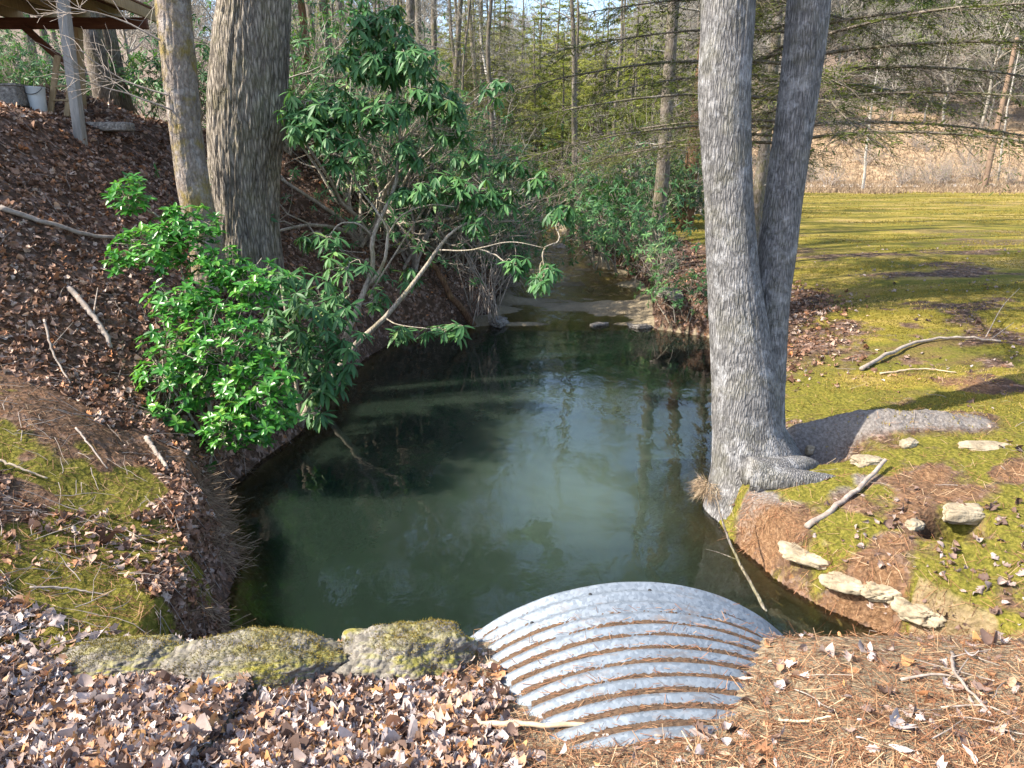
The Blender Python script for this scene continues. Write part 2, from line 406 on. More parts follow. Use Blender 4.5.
def ground_mat():
    t = NT('forest_ground'); p = t.pos()
    nA = t.noise(p, 1.1, 6, .65); nB = t.noise(p, 5, 6, .7); nC = t.noise(p, 34, 5, .7); nD = t.noise(p, 120, 3, .6)
    vor = t.n('ShaderNodeTexVoronoi'); vor.inputs['Scale'].default_value = 22; vor.inputs['Randomness'].default_value = 1; t.l(p, vor.inputs['Vector'])
    vc = t.n('ShaderNodeSeparateColor'); t.l(vor.outputs['Color'], vc.inputs[0])
    lit = t.ramp(vc.outputs[0], [(0, (.05, .032, .022)), (.35, (.11, .065, .045)), (.6, (.20, .125, .095)), (.82, (.28, .21, .18)), (1, (.28, .13, .06))])
    c = t.mix(t.ramp(nB, [(.4, (0, 0, 0)), (.6, (1, 1, 1))]), (.07, .045, .031), lit)
    def layer(c, name, col, w=.9):
        f = t.math('ADD', t.attr(name), t.math('MULTIPLY', t.math('SUBTRACT', t.math('ADD', t.math('MULTIPLY', nB, .6), t.math('MULTIPLY', nC, .4)), .5), w))
        f = t.ramp(f, [(.32, (0, 0, 0)), (.62, (1, 1, 1))])
        f = t.math('MULTIPLY', f, t.math('GREATER_THAN', t.attr(name), .02))
        return t.mix(f, c, col)
    c = layer(c, 'duff', t.ramp(nA, [(.3, (.14, .10, .075)), (.5, (.24, .18, .14)), (.7, (.33, .26, .20))]))
    c = layer(c, 'needle', t.ramp(nC, [(.3, (.06, .038, .022)), (.5, (.16, .088, .046)), (.7, (.28, .18, .105))]))
    c = layer(c, 'grey', t.ramp(nC, [(.3, (.10, .085, .075)), (.55, (.20, .18, .165)), (.75, (.30, .27, .25))]))
    c = layer(c, 'moss', t.ramp(nC, [(.3, (.05, .05, .010)), (.5, (.13, .12, .020)), (.7, (.24, .20, .045))]))
    st = t.noise(t.mapping(p, (.35, 1.0, .4)), .8, 6, .7)
    fld = t.ramp(st, [(.30, (.15, .10, .045)), (.42, (.13, .125, .022)), (.50, (.22, .18, .030)), (.58, (.32, .24, .065)), (.70, (.36, .24, .13))])
    fld = t.mix(.7, fld, t.ramp(nC, [(.3, (.45, .45, .45)), (.7, (1.35, 1.35, 1.35))]), 'MULTIPLY')
    fld = t.mix(.5, fld, t.ramp(nD, [(.3, (.5, .5, .5)), (.7, (1.4, 1.4, 1.4))]), 'MULTIPLY')
    c = layer(c, 'fieldg', fld)
    c = layer(c, 'dry', t.ramp(t.noise(p, 1.4, 8, .75), [(.3, (.17, .10, .06)), (.5, (.36, .25, .15)), (.7, (.48, .37, .24))]))
    c = layer(c, 'clay', t.ramp(nB, [(.3, (.13, .09, .05)), (.55, (.27, .20, .12)), (.8, (.38, .30, .20))]), .5)
    c = layer(c, 'silt', t.ramp(nA, [(.3, (.15, .12, .08)), (.6, (.30, .245, .165)), (.8, (.38, .32, .23))]), .3)
    h = t.math('ADD', t.math('MULTIPLY', nC, .6), t.math('ADD', t.math('MULTIPLY', nD, .25), t.math('MULTIPLY', vor.outputs['Distance'], .8)))
    return t.done(t.pbr(c, .95, t.bump(h, .7, .03), spec=.1).outputs[0])
def water_mat():
    t = NT('stream_water'); p = t.pos()
    n1 = t.noise(t.mapping(p, (1, .55, 1)), 3.2, 3, .55, .4); n2 = t.noise(p, 14, 2, .5); 
    rif = t.attr('riffle')
    h = t.math('ADD', t.math('MULTIPLY', n1, .018), t.math('MULTIPLY', n2, .0022))
    h = t.math('MULTIPLY', h, t.math('ADD', t.math('MULTIPLY', t.ramp(t.noise(p, .5, 3), [(.42, (.12, .12, .12)), (.62, (.6, .6, .6))]), 1.0), t.math('MULTIPLY', rif, 3.5)))
    nb = t.n('ShaderNodeBump'); nb.inputs['Strength'].default_value = 1; nb.inputs['Distance'].default_value = 1; t.l(h, nb.inputs['Height'])
    fr = t.n('ShaderNodeFresnel'); fr.inputs[0].default_value = 1.40; t.l(nb.outputs[0], fr.inputs['Normal'])
    gl = t.n('ShaderNodeBsdfGlossy'); gl.inputs['Roughness'].default_value = .03; t.l(nb.outputs[0], gl.inputs['Normal']); gl.inputs['Color'].default_value = (1, 1, 1, 1)
    cl = t.noise(p, .42, 4, .6, .8)
    df = t.pbr(t.mix(t.math('MULTIPLY', t.attr('sunlit_murk'), t.ramp(cl, [(.30, (.45, .45, .45)), (.62, (1, 1, 1))])), (.0095, .0165, .0115), (.062, .088, .066)), 1.0, spec=0); df.subsurface_method = 'BURLEY'
    df.inputs['Subsurface Weight'].default_value = 1; df.inputs['Subsurface Radius'].default_value = (.8, 1.0, .9); df.inputs['Subsurface Scale'].default_value = .55
    tr = t.n('ShaderNodeBsdfTransparent'); tr.inputs[0].default_value = (.76, .74, .48, 1)
    m1 = t.n('ShaderNodeMixShader'); t.l(t.attr('murk'), m1.inputs[0]); t.l(tr.outputs[0], m1.inputs[1]); t.l(df.outputs[0], m1.inputs[2])
    m2 = t.n('ShaderNodeMixShader'); t.l(t.math('MULTIPLY', fr.outputs[0], 1.0, clamp=True), m2.inputs[0]); t.l(m1.outputs[0], m2.inputs[1]); t.l(gl.outputs[0], m2.inputs[2])
    return t.done(m2.outputs[0])
def plain_mat(name, c1, c2, scale=8, rough=.85, bump=.4, stretch=(1, 1, 1), metal=0, spec=.3, dist=.01):
    t = NT(name); o = t.mapping(t.obj(), stretch)
    n = t.noise(o, scale, 6, .7); c = t.ramp(n, [(.3, c1), (.7, c2)])
    return t.done(t.pbr(c, rough, t.bump(n, bump, dist), metal, spec).outputs[0])
def tint_mat(name, stops, rough=.85, trans=0, spec=.2):
    t = NT(name); c = t.ramp(t.attr('tint'), stops)
    n = t.noise(t.pos(), 30, 3); c = t.mix(.4, c, t.ramp(n, [(.3, (.6, .6, .6)), (.7, (1.25, 1.25, 1.25))]), 'MULTIPLY')
    b = t.pbr(c, rough, spec=spec)
    if trans:
        tr = t.n('ShaderNodeBsdfTranslucent'); t.l(c, tr.inputs[0]); mx = t.n('ShaderNodeMixShader'); mx.inputs[0].default_value = trans
        t.l(b.outputs[0], mx.inputs[1]); t.l(tr.outputs[0], mx.inputs[2]); return t.done(mx.outputs[0])
    return t.done(b.outputs[0])
def galv_mat():
    t = NT('galvanised_steel'); o = t.obj()
    vor = t.n('ShaderNodeTexVoronoi'); vor.inputs['Scale'].default_value = 55; t.l(o, vor.inputs['Vector'])
    sepr = t.n('ShaderNodeSeparateColor'); t.l(vor.outputs['Color'], sepr.inputs[0])
    n = t.noise(o, 5, 6, .7)
    c = t.ramp(sepr.outputs[0], [(0, (.14, .168, .20)), (1, (.235, .268, .305))])
    c = t.mix(.5, c, t.ramp(n, [(.3, (.62, .62, .62)), (.7, (1.15, 1.15, 1.15))]), 'MULTIPLY')
    st = t.ramp(t.noise(t.mapping(o, (2.5, 8, 2.5)), 2.2, 6, .75), [(.55, (0, 0, 0)), (.68, (1, 1, 1))])
    c = t.mix(t.math('MULTIPLY', st, .45), c, (.20, .13, .08))
    return t.done(t.pbr(c, t.math('ADD', .5, t.math('MULTIPLY', n, .25)), t.bump(t.noise(o, 60, 3), .12, .004), .3, .35).outputs[0])
def stone_mat(name, c1, c2, c3, moss=None, amt=0, scale=10, cell=.6):
    t = NT(name); o = t.obj(); n = t.noise(o, scale, 7, .7); n2 = t.noise(o, 2.5, 5, .65)
    vor = t.n('ShaderNodeTexVoronoi'); vor.inputs['Scale'].default_value = 34; t.l(o, vor.inputs['Vector'])
    c = t.ramp(n, [(.3, c1), (.5, c2), (.7, c3)])
    s = t.n('ShaderNodeSeparateColor'); t.l(vor.outputs['Color'], s.inputs[0])
    c = t.mix(cell, c, t.ramp(s.outputs[0], [(0, (.45, .42, .4)), (1, (1.5, 1.45, 1.4))]), 'MULTIPLY')
    if moss:
        g = t.n('ShaderNodeNewGeometry'); sx = t.n('ShaderNodeSeparateXYZ'); t.l(g.outputs['Normal'], sx.inputs[0])
        f = t.math('ADD', t.math('MULTIPLY', sx.outputs[2], .35), n2); f = t.ramp(f, [(.62-.2*amt, (0, 0, 0)), (.82-.2*amt, (1, 1, 1))])
        c = t.mix(t.math('MULTIPLY', f, .9), c, t.ramp(n, [(.3, (.08, .08, .01)), (.7, (.27, .24, .025))]))
    h = t.math('ADD', n, t.math('MULTIPLY', vor.outputs['Distance'], -1.6*cell))
    return t.done(t.pbr(c, .92, t.bump(h, .8, .02), spec=.15).outputs[0])
M = dict(
 ground=ground_mat(), water=water_mat(),
 rhodo=leaf_mat('rhododendron_leaf', [(0, (.032, .085, .032)), (.5, (.065, .175, .058)), (.85, (.12, .25, .075)), (1, (.26, .33, .09))], .5, .25, .35),
 rhodo_far=leaf_mat('distant_evergreen_leaf', [(0, (.028, .07, .024)), (.5, (.065, .14, .042)), (1, (.16, .24, .06))], .45, .25),
 laurel=leaf_mat('laurel_leaf', [(0, (.022, .085, .018)), (.35, (.05, .20, .03)), (.7, (.10, .31, .045)), (1, (.26, .42, .08))], .33, .30),
 sapling=leaf_mat('understory_leaf', [(0, (.08, .13, .02)), (.5, (.18, .25, .04)), (1, (.36, .36, .08))], .5, .4),
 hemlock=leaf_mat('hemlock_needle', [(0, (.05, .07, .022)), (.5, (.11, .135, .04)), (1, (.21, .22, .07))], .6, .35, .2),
 hemlock_lit=leaf_mat('sunlit_hemlock_needle', [(0, (.115, .145, .035)), (.5, (.235, .265, .075)), (1, (.39, .39, .15))], .6, .45, .2),  # lit copy of the hemlock needles, sunlight put into the colour
 pine=leaf_mat('pine_needle', [(0, (.04, .07, .02)), (.5, (.085, .125, .035)), (1, (.17, .20, .06))], .6, .3, .2),
 oak=bark_mat('furrowed_oak_bark', (.06, .05, .04), (.42, .37, .31), (.16, .15, .05), .25, scale=1.3, bump=1.0),
 maple=bark_mat('grey_maple_bark', (.05, .05, .052), (.33, .32, .315), (.14, .13, .04), .18, (.50, .50, .51), .4, scale=2.2, bump=1.0, crack=(10, 10, 1.7), vw=1.3),
 slim=bark_mat('lichen_bark', (.11, .085, .07), (.40, .34, .29), (.23, .17, .035), .75, (.45, .42, .40), .4, 1.6, 1.0, crack=(7, 7, 3), vw=.7),
 pinebark=bark_mat('reddish_pine_bark', (.07, .035, .022), (.30, .17, .10), (.13, .13, .04), .3, scale=1.4),
 tree=bark_mat('forest_bark', (.065, .053, .044), (.29, .245, .20), (.13, .13, .03), .4, (.32, .31, .29), .3, scale=1.5),
 fartree=plain_mat('far_grey_bark', (.15, .135, .11), (.42, .385, .33), 3, .95, .2),
 palebark=bark_mat('pale_sycamore_bark', (.22, .19, .16), (.55, .52, .47), None, 0, (.6, .58, .55), .5),
 stem=bark_mat('rhododendron_stem', (.20, .165, .13), (.52, .46, .38), (.18, .16, .035), .35, scale=2, bump=.4),
 twig=plain_mat('dead_twig', (.16, .125, .10), (.42, .36, .31), 14, .9, .3),
 palestick=plain_mat('bleached_stick', (.33, .24, .15), (.58, .47, .34), 10, .85, .3),
 debris=plain_mat('silty_needle_debris', (.035, .022, .015), (.17, .105, .062), 45, .95, .8, (1, 2.5, 1)),
 litter=tint_mat('dead_leaf', [(0, (.09, .055, .042)), (.22, (.22, .145, .115)), (.45, (.37, .295, .265)), (.66, (.58, .52, .50)), (.76, (.42, .28, .19)), (.9, (.40, .19, .09)), (1, (.52, .30, .12))], .7, .12, .3),
 litter_dark=tint_mat('damp_dead_leaf', [(0, (.09, .045, .027)), (.35, (.22, .115, .068)), (.65, (.36, .225, .16)), (.85, (.50, .40, .33)), (1, (.50, .21, .08))], .75, .08, .3),
 needles=tint_mat('pine_straw', [(0, (.09, .042, .022)), (.5, (.26, .115, .055)), (.85, (.38, .23, .12)), (1, (.48, .36, .23))], .7, 0, .3),
 moss=tint_mat('moss_frond', [(0, (.06, .052, .014)), (.4, (.14, .115, .022)), (.7, (.24, .19, .04)), (1, (.36, .24, .08))], .9, .25),
 grass=tint_mat('winter_grass', [(0, (.12, .105, .025)), (.35, (.23, .185, .032)), (.65, (.34, .26, .06)), (1, (.43, .32, .15))], .85, .25),
 drygrass=tint_mat('dry_grass', [(0, (.15, .10, .065)), (.5, (.31, .225, .145)), (1, (.46, .36, .24))], .9, .2),
 galv=galv_mat(),
 concrete=stone_mat('mossy_aggregate', (.09, .083, .07), (.19, .175, .15), (.28, .265, .24), True, -.6),
 tanstone=stone_mat('tan_stone', (.15, .12, .08), (.30, .25, .175), (.42, .365, .27), scale=5, cell=.15),
 greystone=stone_mat('grey_stone', (.12, .11, .10), (.24, .22, .20), (.35, .33, .30)),
 deckwood=plain_mat('stained_deck_wood', (.075, .028, .016), (.17, .075, .042), 3, .7, .3, (1, 1, 8)),
 postwood=plain_mat('weathered_post_wood', (.17, .165, .16), (.34, .325, .30), 4, .8, .3, (9, 9, 1)),
 tanwood=plain_mat('tan_lumber', (.26, .18, .10), (.42, .31, .18), 4, .8, .3, (9, 9, 1)),
 plastic=plain_mat('white_plastic', (.55, .57, .58), (.68, .70, .70), 3, .4, .05),
 dark=plain_mat('dark_rubber', (.015, .015, .016), (.03, .03, .03), 6, .6, .1),
 pole=plain_mat('utility_pole_wood', (.13, .085, .055), (.24, .165, .115), 4, .85, .3, (8, 8, 1)),
 gravel=plain_mat('gravel_road', (.38, .32, .26), (.55, .49, .42), 4, .95, .2),
)
# ------------------------------------------------------------------ the ground sheet
def graded(a0, b0, step, lo, hi, g):
    c = list(np.arange(a0, b0, step)); s = step; x = c[-1]
    while x < hi: s *= g; x += s; c.append(x)
    s = step; x = a0; pre = []
    while x > lo: s *= g; x -= s; pre.append(x)
    return np.array(pre[::-1]+c)
gx = graded(-5.2, 5.6, .027, -330, 330, 1.055)
gy = graded(2.0, 8.0, .026, -40, 620, 1.014)
X, Y = np.meshgrid(gx, gy)
Z = ground(X, Y)
mk = masks(X, Y)
nx, ny = len(gx), len(gy)
i = np.arange(ny-1)[:, None]*nx; j = np.arange(nx-1)[None]
Q = np.stack([i+j, i+j+1, i+nx+j+1, i+nx+j], -1).reshape(-1, 4)
mb = MB(); mb.add(np.stack([X, Y, Z], -1).reshape(-1, 3), Q)
g = mb.build('ground', M['ground'], attrs={k: mk[k] for k in ('duff', 'moss', 'needle', 'silt', 'fieldg', 'dry', 'clay', 'grey')})
tag(g, kind='structure')
# water sheet
wy = graded(2.6, 20, .12, 2.5, 68, 1.03); wu = np.linspace(0, 1, 90)
WY, WU = np.meshgrid(wy, wu, indexing='ij')
WL, WR = shoreL(WY)-.35, shoreR(WY)+.35
WX = WL+(WR-WL)*WU; WZ = water_z(WY)
dep = WZ-ground(WX, WY)
murk = np.clip(dep/.80, 0, 1)**.75*.95
murk = np.where(WY > 15.2, murk*.1, murk)
n_, m_ = WX.shape
i = np.arange(n_-1)[:, None]*m_; j = np.arange(m_-1)[None]
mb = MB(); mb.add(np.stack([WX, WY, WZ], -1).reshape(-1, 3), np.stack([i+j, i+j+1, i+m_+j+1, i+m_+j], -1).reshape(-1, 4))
w = mb.build('stream_water', M['water'], attrs={'murk': murk, 'riffle': sst(15.5, 19, WY), 'sunlit_murk': np.clip(np.exp(-(((WX-.95)/1.25)**2+((WY-7.1)/1.5)**2))+.35*np.exp(-(((WX-.6)/1.6)**2+((WY-9.8)/1.8)**2)), 0, 1)})  # sunlit patch of the pool, painted in as a paler murk colour
tag(w, kind='structure')
# ------------------------------------------------------------------ scattering on the ground
def gnormal(x, y, e=.03):
    dx = (ground(x+e, y)-ground(x-e, y))/(2*e); dy = (ground(x, y+e)-ground(x, y-e))/(2*e)
    n = np.stack([-dx, -dy, np.ones_like(dx)], 1); return n/np.linalg.norm(n, axis=1)[:, None]
def sample(n, y0, y1, power=1.3, margin=260, xlim=None):
    u = RNG.random(n)
    a = 1-power
    y = (y0**a+u*(y1**a-y0**a))**(1/a)
    hw = .80*y*1.12+1.5
    x = RNG.uniform(-1, 1, n)*hw
    z = ground(x, y)
    px, py = project(x, y, z)
    k = (px > -margin) & (px < 1024+margin) & (py > -margin) & (py < 768+margin)
    return x[k], y[k], z[k]
def dead_tpl(widths, nc=4):
    n = len(widths); v = []; q = []
    for i, wd in enumerate(widths):
        for j in range(nc+1):
            u = j/nc*2-1; v.append([u*wd/2, i/(n-1)+.06*abs(u)*(1 if i < n-1 else -1), 0])
    for i in range(n-1):
        for j in range(nc): a = i*(nc+1)+j; q.append([a, a+1, a+nc+2, a+nc+1])
    return np.array(v, float), np.array(q), None
DT = [dead_tpl([.05, .34, .62, .40, .72, .46, .58, .12]), dead_tpl([.04, .22, .40, .47, .44, .30, .05]), dead_tpl([.05, .55, .82, .80, .52, .06]), dead_tpl([.03, .16, .24, .27, .2, .03])]
def dead_leaves(name, mat, x, y, z, size, label, tint=None, lift=.02, wild=.7, crinkle=1.0):
    n = len(x); nor = gnormal(x, y)
    size = np.broadcast_to(size, (n,))
    pos = np.stack([x, y, z+RNG.uniform(0, lift, n)+.006], 1)
    t = RNG.random(n) if tint is None else tint
    kind = RNG.choice(4, n, p=[.42, .25, .2, .13]); mb = MB()
    for kd in range(4):
        k = kind == kd; m = int(k.sum())
        if not m: continue
        d = rand_dirs(m)*np.array([1, 1, .35]); up = nor[k]+RNG.normal(0, wild, (m, 3))
        curl = RNG.normal(.3, 1.0, m)*crinkle; roll = RNG.normal(.6, 1.4, m)*crinkle; tw = RNG.normal(0, 1.2, m)*crinkle; ph = RNG.uniform(0, 6.28, (m, 2))
        def warp(V):
            V = V.copy(); xx = V[..., 0]; yy = V[..., 1]-.5
            V[..., 2] = curl[:, None]*yy**2*1.1+roll[:, None]*xx**2*1.9+tw[:, None]*yy*xx*1.3+.055*crinkle*np.sin(xx*13+ph[:, :1]+yy*5)*np.sin(yy*11+ph[:, 1:])+RNG.normal(0, .018*crinkle, xx.shape)
            V[..., 1] = yy+RNG.normal(0, .022, xx.shape); V[..., 0] = xx*RNG.uniform(.75, 1.25, (len(V), 1))+RNG.normal(0, .02, xx.shape)+.12*curl[:, None]*yy**2; return V
        scatter_tpl(mb, DT[kd], pos[k], basis(d, up), (size*RNG.choice([.45, .7, .9, 1.1, 1.3], n, p=[.22, .30, .28, .15, .05])*RNG.uniform(.85, 1.15, n))[k], t[k], warp)
    o = mb.build(name, mat); return tag(o, label, 'leaf litter', kind='stuff')
def pipe_clear(x, y, z):
    w, s = pipe_w(x, y); pz = -.5+np.sqrt(np.maximum(PIPE_R**2-w*w, 0)); 
    return ~((np.abs(w) < 1.2) & (s > -1.35) & (s < .1) & (pz > z-.005))
# pale foreground leaves
x, y, z = sample(68000, 1.7, 3.75, .6)
m = masks(x, y)
dens = sst(.15, -.5, x+.5*(fbm(x*1.3, y*1.3, seed=71)-.5))*(1-.9*sst(3.1, 3.35, y+.1*(x > -2.9)))*(y < 3.6)
dens = np.maximum(dens, .018*(x > 0)); dens = np.where(x < -2.9, np.maximum(dens, .75), dens)
k = (RNG.random(len(x)) < dens) & pipe_clear(x, y, z)
dead_leaves('leaf_litter', M['litter'], x[k], y[k], z[k], .080, 'deep pale lilac and tan dead leaves heaped along the near edge', lift=.03, wild=.28, crinkle=.75)
# darker damp leaves on the left bank and forest floor
x, y, z = sample(190000, 3.3, 45, 1.45)
m = masks(x, y)
k = (RNG.random(len(x)) < m['litter']*np.clip(1-m['moss']*.85, 0, 1)*np.where(y < 6.5, sst(.42, .58, fbm(x*1.1, y*1.1, seed=93)), 1)) & (m['din'] < -.02) & (y > 3.4)
dead_leaves('damp_leaf_litter', M['litter_dark'], x[k], y[k], z[k], .060+.0026*y[k], 'dark damp brown leaves covering the left bank and woodland floor')
# scattered leaves on the right bank and field edge
x, y, z = sample(26000, 2.2, 20, 1.4)
m = masks(x, y); k = (m['dr'] > .05) & (y > 3.6) | ((x > .2) & (y < 3.5) & (RNG.random(len(x)) < .06)); k &= (RNG.random(len(x)) < .5*sst(.42, .62, fbm(x, y, seed=77))) & pipe_clear(x, y, z)
dead_leaves('scattered_leaf_litter', M['litter'], x[k], y[k], z[k], .075, 'scattered fallen leaves on the mossy right bank', tint=RNG.random(int(k.sum()))*.5)
# pine straw
def straw(name, x, y, z, L, label, width=.0028):
    n = len(x); nor = gnormal(x, y); d = rand_dirs(n); d = d-nor*(np.sum(d*nor, 1)-RNG.uniform(-.1, .25, n))[:, None]
    mb = MB(); sc_ = np.stack([np.full(n, width), L*RNG.uniform(.5, 1.2, n), np.ones(n)], 1)
    scatter_tpl(mb, NEED, np.stack([x, y, z+RNG.uniform(.002, .02, n)], 1), basis(d, nor+RNG.normal(0, .4, (n, 3))), sc_, RNG.random(n))
    return tag(mb.build(name, M['needles'], smooth=False), label, 'pine straw', kind='stuff')
x, y, z = sample(240000, 1.8, 9, 1.2); m = masks(x, y)
k = (RNG.random(len(x)) < np.clip(m['needle']*(.9*m['emb']+.30*(1-m['emb']))+.05, 0, 1)) & (m['din'] < 0) | ((m['emb'] > .5) & (x > -.6) & (RNG.random(len(x)) < .4))
k &= pipe_clear(x, y, z)
straw('pine_straw', x[k], y[k], z[k], .11, 'rust orange pine straw spread around the culvert and right bank')
# moss and grass fronds
def fronds(name, mat, x, y, z, h, w, label, cat, per=3, lean=.7, tint=None):
    n = len(x); idx = np.repeat(np.arange(n), per); N = len(idx)
    d = np.array([0, 0, 1.])+RNG.normal(0, lean, (N, 3))*np.array([1, 1, .3]); d[:, 2] = np.abs(d[:, 2])+.15
    s_ = RNG.normal(0, .012, (N, 2))
    hh = np.broadcast_to(h, (n,))[idx]*RNG.uniform(.5, 1.3, N); ww = np.broadcast_to(w, (n,))[idx]
    mb = MB(); tt = RNG.random(n) if tint is None else tint
    scatter_tpl(mb, BLADE, np.stack([x[idx]+s_[:, 0], y[idx]+s_[:, 1], z[idx]-.004], 1), basis(d, rand_dirs(N)), np.stack([ww, hh, np.ones(N)], 1), np.clip(tt[idx]*.7+.3*RNG.random(N), 0, 1))
    return tag(mb.build(name, mat, smooth=False), label, cat, kind='stuff')
x, y, z = sample(140000, 2.0, 11, 1.3); m = masks(x, y)
k = (RNG.random(len(x)) < m['moss']*sst(.36, .55, fbm(x*4, y*4, seed=95))) & (m['din'] < -.05)
fronds('moss', M['moss'], x[k], y[k], z[k], .022, .006, 'yellow green moss cushions on both banks', 'moss', 3, tint=np.clip(fbm(x[k]*3, y[k]*3, seed=78)*1.6-.3, 0, 1))
x, y, z = sample(200000, 6.5, 60, 1.5); m = masks(x, y)
k = (RNG.random(len(x)) < m['fieldg']*sst(.38, .52, fbm(x*.35+9, y*.8, seed=91)))
fronds('grass', M['grass'], x[k], y[k], z[k], .025+.0011*y[k], .006+.0007*y[k], 'short yellow green winter grass of the open field', 'grass', 3, .8, tint=np.clip(fbm(x[k]*.3, y[k]*.9, seed=79)*2-.5, 0, 1))
x, y, z = sample(60000, 53, 110, 1.2); m = masks(x, y)
k = (RNG.random(len(x)) < m['dry']) & (x > 5)
fronds('dry_grass', M['drygrass'], x[k], y[k], z[k], .42, .06, 'pale dead grass and brush beyond the field', 'dry grass', 4, .45)
# twig litter
def twig_stuff(n, name, label, sel, y0, y1, L):
    x, y, z = sample(n, y0, y1, 1.4); m = masks(x, y); k = sel(x, y, m); x, y, z = x[k], y[k], z[k]
    mb = MB()
    for a, b, c in zip(x, y, z):
        th = random.uniform(0, 6.28); l = L*random.uniform(.3, 1.3)
        k_ = 5; t = np.linspace(-.5, .5, k_)*l
        xs = a+np.cos(th)*t+np.cumsum(RNG.normal(0, .045*l, k_)); ys = b+np.sin(th)*t+np.cumsum(RNG.normal(0, .02*l, k_))
        zs = ground(xs, ys)+.02+np.linspace(0, random.uniform(0, .25)*l, k_)
        r = random.uniform(.0016, .0048)
        tube(mb, np.stack([xs, ys, zs], 1), np.linspace(r, r*.5, k_), 4, random.random(), cap=False)
    return tag(mb.build(name, M['twig']), label, 'twigs', kind='stuff')
twig_stuff(2600, 'twig_litter', 'small grey twigs strewn over the shaded left bank', lambda x, y, m: (m['dl'] > .05) & (y < 14) & (RNG.random(len(x)) < .8), 3.3, 14, .35)
twig_stuff(700, 'twig_litter', 'thin dry twigs strewn over the right bank and near edge', lambda x, y, m: ((m['dr'] > .1) | ((m['emb'] > .5) & (x > 1.3))) & (RNG.random(len(x)) < .5), 2.2, 10, .25)
# ------------------------------------------------------------------ culvert
c_, s_ = math.cos(PIPE_YAW), math.sin(PIPE_YAW)
def pipe_pt(w, s, r): # angle w from crown
    a = np.sin(w)*r; z = -.5+np.cos(w)*r
    return np.stack([PIPE_C[0]+a*c_-s*s_, PIPE_C[1]+a*s_+s*c_, z+0*a], -1)
PITCHC = .108; AMP = .013
A = np.linspace(-2.3, 2.3, 150); S = np.arange(-2.2, .0001, PITCHC/14)
def corr(s): return AMP*np.cos(2*math.pi*s/PITCHC)
AA, SS = np.meshgrid(A, S)
mb = MB(); k = len(A); n = len(S)
i = np.arange(n-1)[:, None]*k; j = np.arange(k-1)[None]
Q = np.stack([i+j, i+j+1, i+k+j+1, i+k+j], -1).reshape(-1, 4)
dent = .012*(fbm(AA*3, SS*3, seed=88)-.5)+.006*(fbm(AA*9, SS*6, seed=89)-.5)
out = pipe_pt(AA, SS, PIPE_R+corr(SS)+dent); inn = pipe_pt(AA, SS, PIPE_R+corr(SS)-.012+dent)
mb.add(out.reshape(-1, 3), Q); mb.add(inn.reshape(-1, 3), Q[:, ::-1])
rim = np.arange(k-1); base = (n-1)*k; off = n*k
mb.q.append(np.stack([base+rim, base+rim+1, off+base+rim+1, off+base+rim], -1))
pipe = empty('culvert_pipe', (PIPE_C[0], PIPE_C[1], 0), 'large corrugated galvanised steel culvert pipe sticking out over the pool', 'culvert')
o = mb.build('pipe_shell', M['galv'], pipe); o.matrix_parent_inverse = Matrix.Translation(-Vector(pipe.location))
for w_, s__ in ((-.16, -.075), (.09, -.075), (.40, -.18), (-.42, -.18)):
    mb = MB(); c0 = pipe_pt(np.array(w_), np.array(s__), PIPE_R+corr(s__)+.004); rock(mb, c0, (.012, .012, .008), 1, 2, .05)
    o = mb.build('bolt', M['dark'], pipe); o.matrix_parent_inverse = Matrix.Translation(-Vector(pipe.location))
# debris lying in the valleys of the corrugation
mb = MB(); gb_ = MB()
for kk in range(1, 13):
    s0 = -(kk-.5)*PITCHC
    half = np.interp(s0, [-1.2, -.25, 0], [.34, .64, .66])
    aa = np.linspace(-half, half, 140)
    cover = np.interp(s0, [-1.2, -.45, -.15, 0], [1.1, .9, .35, .1])
    side = sst(.35, 1.0, np.abs(aa)/half)
    amt = np.clip(cover+.5*side-1.0*fbm(aa*6+kk*3.7, kk*1.7, seed=81)+.12, 0, 1)
    rows = []
    for q_, f in ((-.42, 0), (-.2, .8), (.05, 1.0), (.28, .75), (.46, 0)):
        ss = s0+q_*PITCHC*.66+.004*(fbm(aa*9, q_*5+kk, seed=82)-.5)
        rr = PIPE_R+corr(s0)-.006+amt*(.022*f)+.006*(fbm(aa*25, q_*9+kk, seed=83)-.5)*amt
        rows.append(pipe_pt(aa, ss, rr))
    V = np.array(rows)+RNG.normal(0, .0022, (5, len(aa), 3)); m_ = len(aa); i = np.arange(4)[:, None]*m_; j = np.arange(m_-1)[None]
    gb_.add(V.reshape(-1, 3), np.stack([i+j, i+j+1, i+m_+j+1, i+m_+j], -1).reshape(-1, 4), None, np.clip(.75*fbm(np.tile(aa, 5)*22, np.repeat(np.arange(5), m_)*.9+kk, seed=84)-.22, 0, 1))
    n = int(60*cover+25); ai = RNG.uniform(-half, half, n); am = np.interp(ai, aa, amt); ai = ai[am > .12]; n = len(ai)
    if n:
        p = pipe_pt(ai, s0+RNG.normal(0, .014, n), PIPE_R-AMP+.014+RNG.uniform(0, .012, n))
        d = rand_dirs(n)*np.array([1, .45, .15])
        scatter_tpl(mb, NEED, p, basis(d, np.array([[0, 0, 1.]])+RNG.normal(0, .3, (n, 3))), np.stack([np.full(n, .003), RNG.uniform(.02, .075, n), np.ones(n)], 1), RNG.random(n)*.8)
tag(mb.build('pine_straw', M['needles']), 'loose pine needles caught lying in the grooves of the culvert pipe', 'debris', kind='stuff')
tag(gb_.build('needle_debris', M['debris']), 'brown silt and rotted needles filling the grooves of the culvert pipe', 'debris', kind='stuff')
